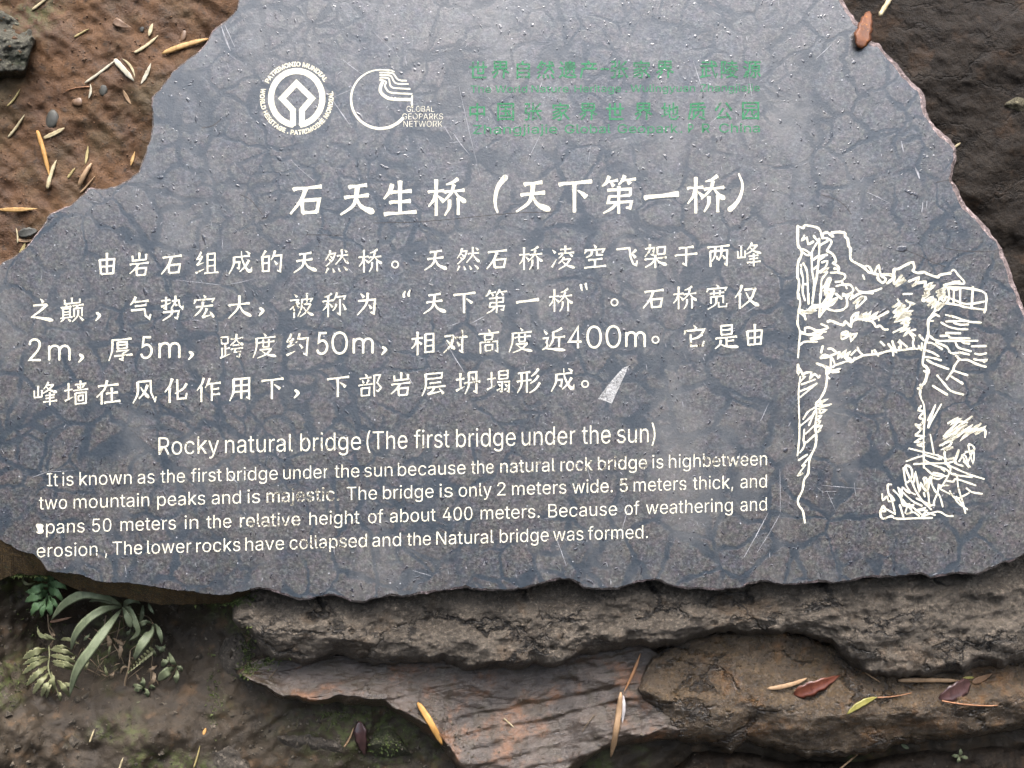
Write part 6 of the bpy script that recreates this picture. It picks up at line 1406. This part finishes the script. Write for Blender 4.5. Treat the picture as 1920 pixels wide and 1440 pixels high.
f2 = plant('fern', P7(1020, 640, -13)[0], 'small toothed fern frond pointing down left among the little herbs', 'fern')
part('stem', f2, P7(1040, 640, -9, 980, 700, -7.5, 920, 755, -7.5, 865, 795, -8), 2.2, 'twig', 'fern')
for i in range(9):
    t = i / 8.0
    xc, yc = 1030 - 160 * t, 650 + 138 * t
    l_ = 52 * (1 - 0.65 * t)
    for sg in (-1, 1):
        part('leaflet', f2, P7(xc, yc, -7.6, xc - 0.35 * l_ + sg * 0.1 * l_, yc + sg * 0.62 * l_ + 4, -7.3), 7.0 * (1 - .5 * t), 'lance', 'fern', n=6)

hb = plant('small_herb', P7(1000, 950, -12)[0], 'little soft green herb with rounded leaves in the crack above the flat stone', 'plant')
for q, w_ in (((1140, 690, -8.5, 1115, 720, -7, 1092, 755, -8), 13), ((1180, 765, -8.5, 1125, 795, -6.5, 1068, 850, -8), 19), ((1190, 775, -8.5, 1192, 820, -7, 1188, 868, -8), 12),
              ((1185, 755, -8.5, 1165, 720, -7, 1140, 660, -8), 11), ((1195, 770, -8.5, 1215, 765, -7.5, 1228, 790, -8.5), 11), ((965, 900, -9, 965, 860, -7.5, 960, 828, -8.5), 12),
              ((970, 905, -9, 935, 895, -7.5, 900, 880, -8.5), 13), ((975, 910, -9, 990, 930, -7.5, 992, 962, -8.5), 13), ((965, 905, -9, 940, 910, -7.5, 903, 915, -8.5), 10), ((1010, 900, -9, 1030, 890, -8, 1040, 910, -9), 9),
              ((1080, 660, -9, 1100, 630, -8, 1118, 605, -9), 8), ((1050, 690, -9, 1040, 660, -8, 1030, 630, -9), 8), ((990, 980, -8, 940, 1010, -7.5, 870, 1032, -8.5), 12), ((760, 990, -9, 780, 970, -8, 790, 955, -9), 9), ((800, 985, -9, 815, 970, -8, 828, 965, -9), 9)):
    part('leaf', hb, P7(*q), w_, 'oval', 'herb', fold=0.15, curl=0.1)
for q in ((1190, 765, -8.5, 1130, 860, -10, 1040, 900, -11), (968, 905, -9, 985, 950, -11), (1020, 900, -10, 1020, 800, -10, 1035, 640, -10)):
    part('stem', hb, P7(*q), 2.4, 'twig', 'deadstem')

dd = plant('dead_plant', P7(845, 950, -12)[0], 'withered brown stem with curled leaves between the fern and the herb', 'plant')
part('stem', dd, P7(845, 950, -10, 845, 860, -9, 870, 760, -8.5, 880, 650, -9), 5, 'twig', 'deadstem')
part('stem', dd, P7(675, 712, -9, 740, 670, -8.5, 800, 635, -9), 2.2, 'twig', 'deadstem')
for q, w_ in (((870, 760, -8.5, 830, 760, -8, 810, 810, -8.5), 5), ((815, 570, -9, 815, 640, -8, 805, 705, -8.5), 9), ((720, 540, -9, 740, 590, -8, 735, 635, -8.5), 11), ((850, 580, -9, 820, 600, -8, 760, 560, -9), 8), ((1030, 780, -9, 1040, 840, -8, 1000, 885, -9), 10), ((690, 545, -9, 680, 590, -8, 665, 605, -9), 8)):
    part('leaf', dd, P7(*q), w_, 'lance', 'deadstem', wav=0.25, curl=0.5)

rt = random.Random(12)
for i in range(34):
    x, y = rt.gauss(800, 170), rt.gauss(600, 150)
    if not (330 < x < 1150 and 330 < y < 940): continue
    a_ = rt.uniform(0.2, 2.9); L_ = rt.uniform(50, 190)
    z0 = rt.uniform(-11, -8)
    part('stem', dd, P7(x, y, z0, x + math.cos(a_) * L_ * .5 + rt.uniform(-18, 18), y + math.sin(a_) * L_ * .5, z0 + rt.uniform(0, 1.5), x + math.cos(a_) * L_, y + math.sin(a_) * L_, z0 - 0.5), rt.uniform(1.0, 2.3), 'twig', 'deadstem')
for i in range(22):
    x, y = rt.gauss(820, 190), rt.gauss(650, 160)
    if not (330 < x < 1180 and 330 < y < 940): continue
    a_ = rt.uniform(0.4, 2.8); L_ = rt.uniform(30, 90); z0 = rt.uniform(-10.5, -8)
    part('leaf', dd, P7(x, y, z0, x + math.cos(a_) * L_ * .5, y + math.sin(a_) * L_ * .5, z0 + 0.8, x + math.cos(a_) * L_, y + math.sin(a_) * L_, z0), rt.uniform(4, 9), 'lance', rt.choice(['deadstem', 'deadstem', 'sword', 'fern']), wav=0.3, curl=0.6)

t2 = plant('seedling', np.array(px(1800, 1420, surf(1800, 1420))), 'tiny seedling with four small leaves under the boulder at bottom right', 'plant')
zb = surf(1800, 1418) + 0.012
for dx, dy in ((-16, -1), (15, 4), (2, -14), (-4, 12)):
    part('leaf', t2, [np.array(px(1800 + dx * .1, 1418 + dy * .1, zb)), np.array(px(1800 + dx * .6, 1418 + dy * .6, zb + .003)), np.array(px(1800 + dx, 1418 + dy, zb))], 8, 'oval', 'herb')
part('stem', t2, [np.array(px(1800, 1418, zb)), np.array(px(1803, 1426, zb - 0.02))], 2, 'twig', 'deadstem')

# ---- moss tufts along the underside of the slab and on the stones: too many to count
def moss_patch(label, spots, seed, dens=1.0):
    rs_ = np.random.default_rng(seed); V = []; F = []
    for (x, y, rx, ry, n_) in spots:
        for i in range(int(n_ * dens)):
            xx, yy = x + rs_.normal(0, rx), y + rs_.normal(0, ry)
            z = surf(xx, yy) if y > 1140 or x > 700 else max(surf(xx, yy), -0.034)
            b = np.array(px(xx, yy, z - 0.001)); h = rs_.uniform(0.0025, 0.006)
            for k in range(3):
                d = np.array([rs_.normal(0, .6), rs_.normal(0, .6), 1.0]); d /= np.linalg.norm(d)
                sd = np.cross(d, [rs_.normal(), rs_.normal(), rs_.normal()]); sd /= np.linalg.norm(sd) + 1e-9
                n0_ = len(V)
                V += [b - sd * 0.0011, b + sd * 0.0011, b + d * h * .6 + sd * 0.0009, b + d * h]
                F += [[n0_, n0_ + 1, n0_ + 2], [n0_, n0_ + 2, n0_ + 3]]
    o = mk('moss', V, F, M['moss'], smooth=False)
    return tag(o, label, 'moss', kind='stuff')
M['moss'] = mat_leaf('green_moss', (0.030, 0.045, 0.012), (0.085, 0.105, 0.030), rough=0.7)
moss_patch('green moss in the seam between the slab and the rocks at lower left', [(380, 1118, 22, 6, 170), (440, 1124, 16, 6, 200), (330, 1108, 20, 5, 60), (250, 1098, 20, 6, 50), (40, 1076, 28, 3, 160), (60, 1170, 30, 30, 80), (462, 1225, 7, 25, 160), (470, 1255, 14, 8, 120), (500, 1240, 14, 5, 60)], 3)
moss_patch('moss on the small stone and soil under the slate', [(725, 1388, 18, 14, 120), (625, 1345, 18, 12, 60), (30, 1275, 18, 14, 70), (400, 1290, 10, 30, 70)], 4)

def crumbs(label, spots, seed, mat):
    rs_ = np.random.default_rng(seed); V = []; F = []
    for (x0, y0, x1, y1, n_, sz) in spots:
        for i in range(n_):
            x, y = rs_.uniform(x0, x1), rs_.uniform(y0, y1)
            if in_slab(x, y) or in_slab(x + 6, y + 6): continue
            r = sz * rs_.lognormal(0, 0.45)
            c = np.array(px(x, y, surf(x, y) + r * K * 0.1))
            b = len(V)
            d = rs_.normal(size=(6, 3)) * 0.25 + np.array([[1, 0, 0], [-1, 0, 0], [0, 1, 0], [0, -1, 0], [0, 0, .8], [0, 0, -.8]])
            V += list(c + d * r * K)
            F += [[b + i_ for i_ in f] for f in ((0, 2, 4), (2, 1, 4), (1, 3, 4), (3, 0, 4), (2, 0, 5), (1, 2, 5), (3, 1, 5), (0, 3, 5))]
    return tag(mk('soil_crumbs', V, F, M[mat], smooth=False), label, 'soil crumbs', kind='stuff')
M['crumb_red'] = mat_broken('red_crumbs', (0.055, 0.028, 0.014), (0.12, 0.066, 0.034), (0.03, 0.02, 0.012), 0.7)
M['crumb_dark'] = mat_broken('dark_crumbs', (0.020, 0.016, 0.011), (0.075, 0.062, 0.046), None, 0.65)
crumbs('crumbs and grains of reddish mud strewn over the upper left bank', [(-20, -10, 450, 500, 700, 1.5), (-20, -10, 450, 500, 22, 3.2)], 5, 'crumb_red')
crumbs('dark earth crumbs and grit on the soil and rocks below the slab', [(-20, 1090, 480, 1450, 900, 1.9), (-20, 1090, 480, 1450, 40, 4.5), (440, 1120, 1940, 1450, 700, 1.4), (480, 1330, 900, 1450, 250, 2.0)], 6, 'crumb_dark')
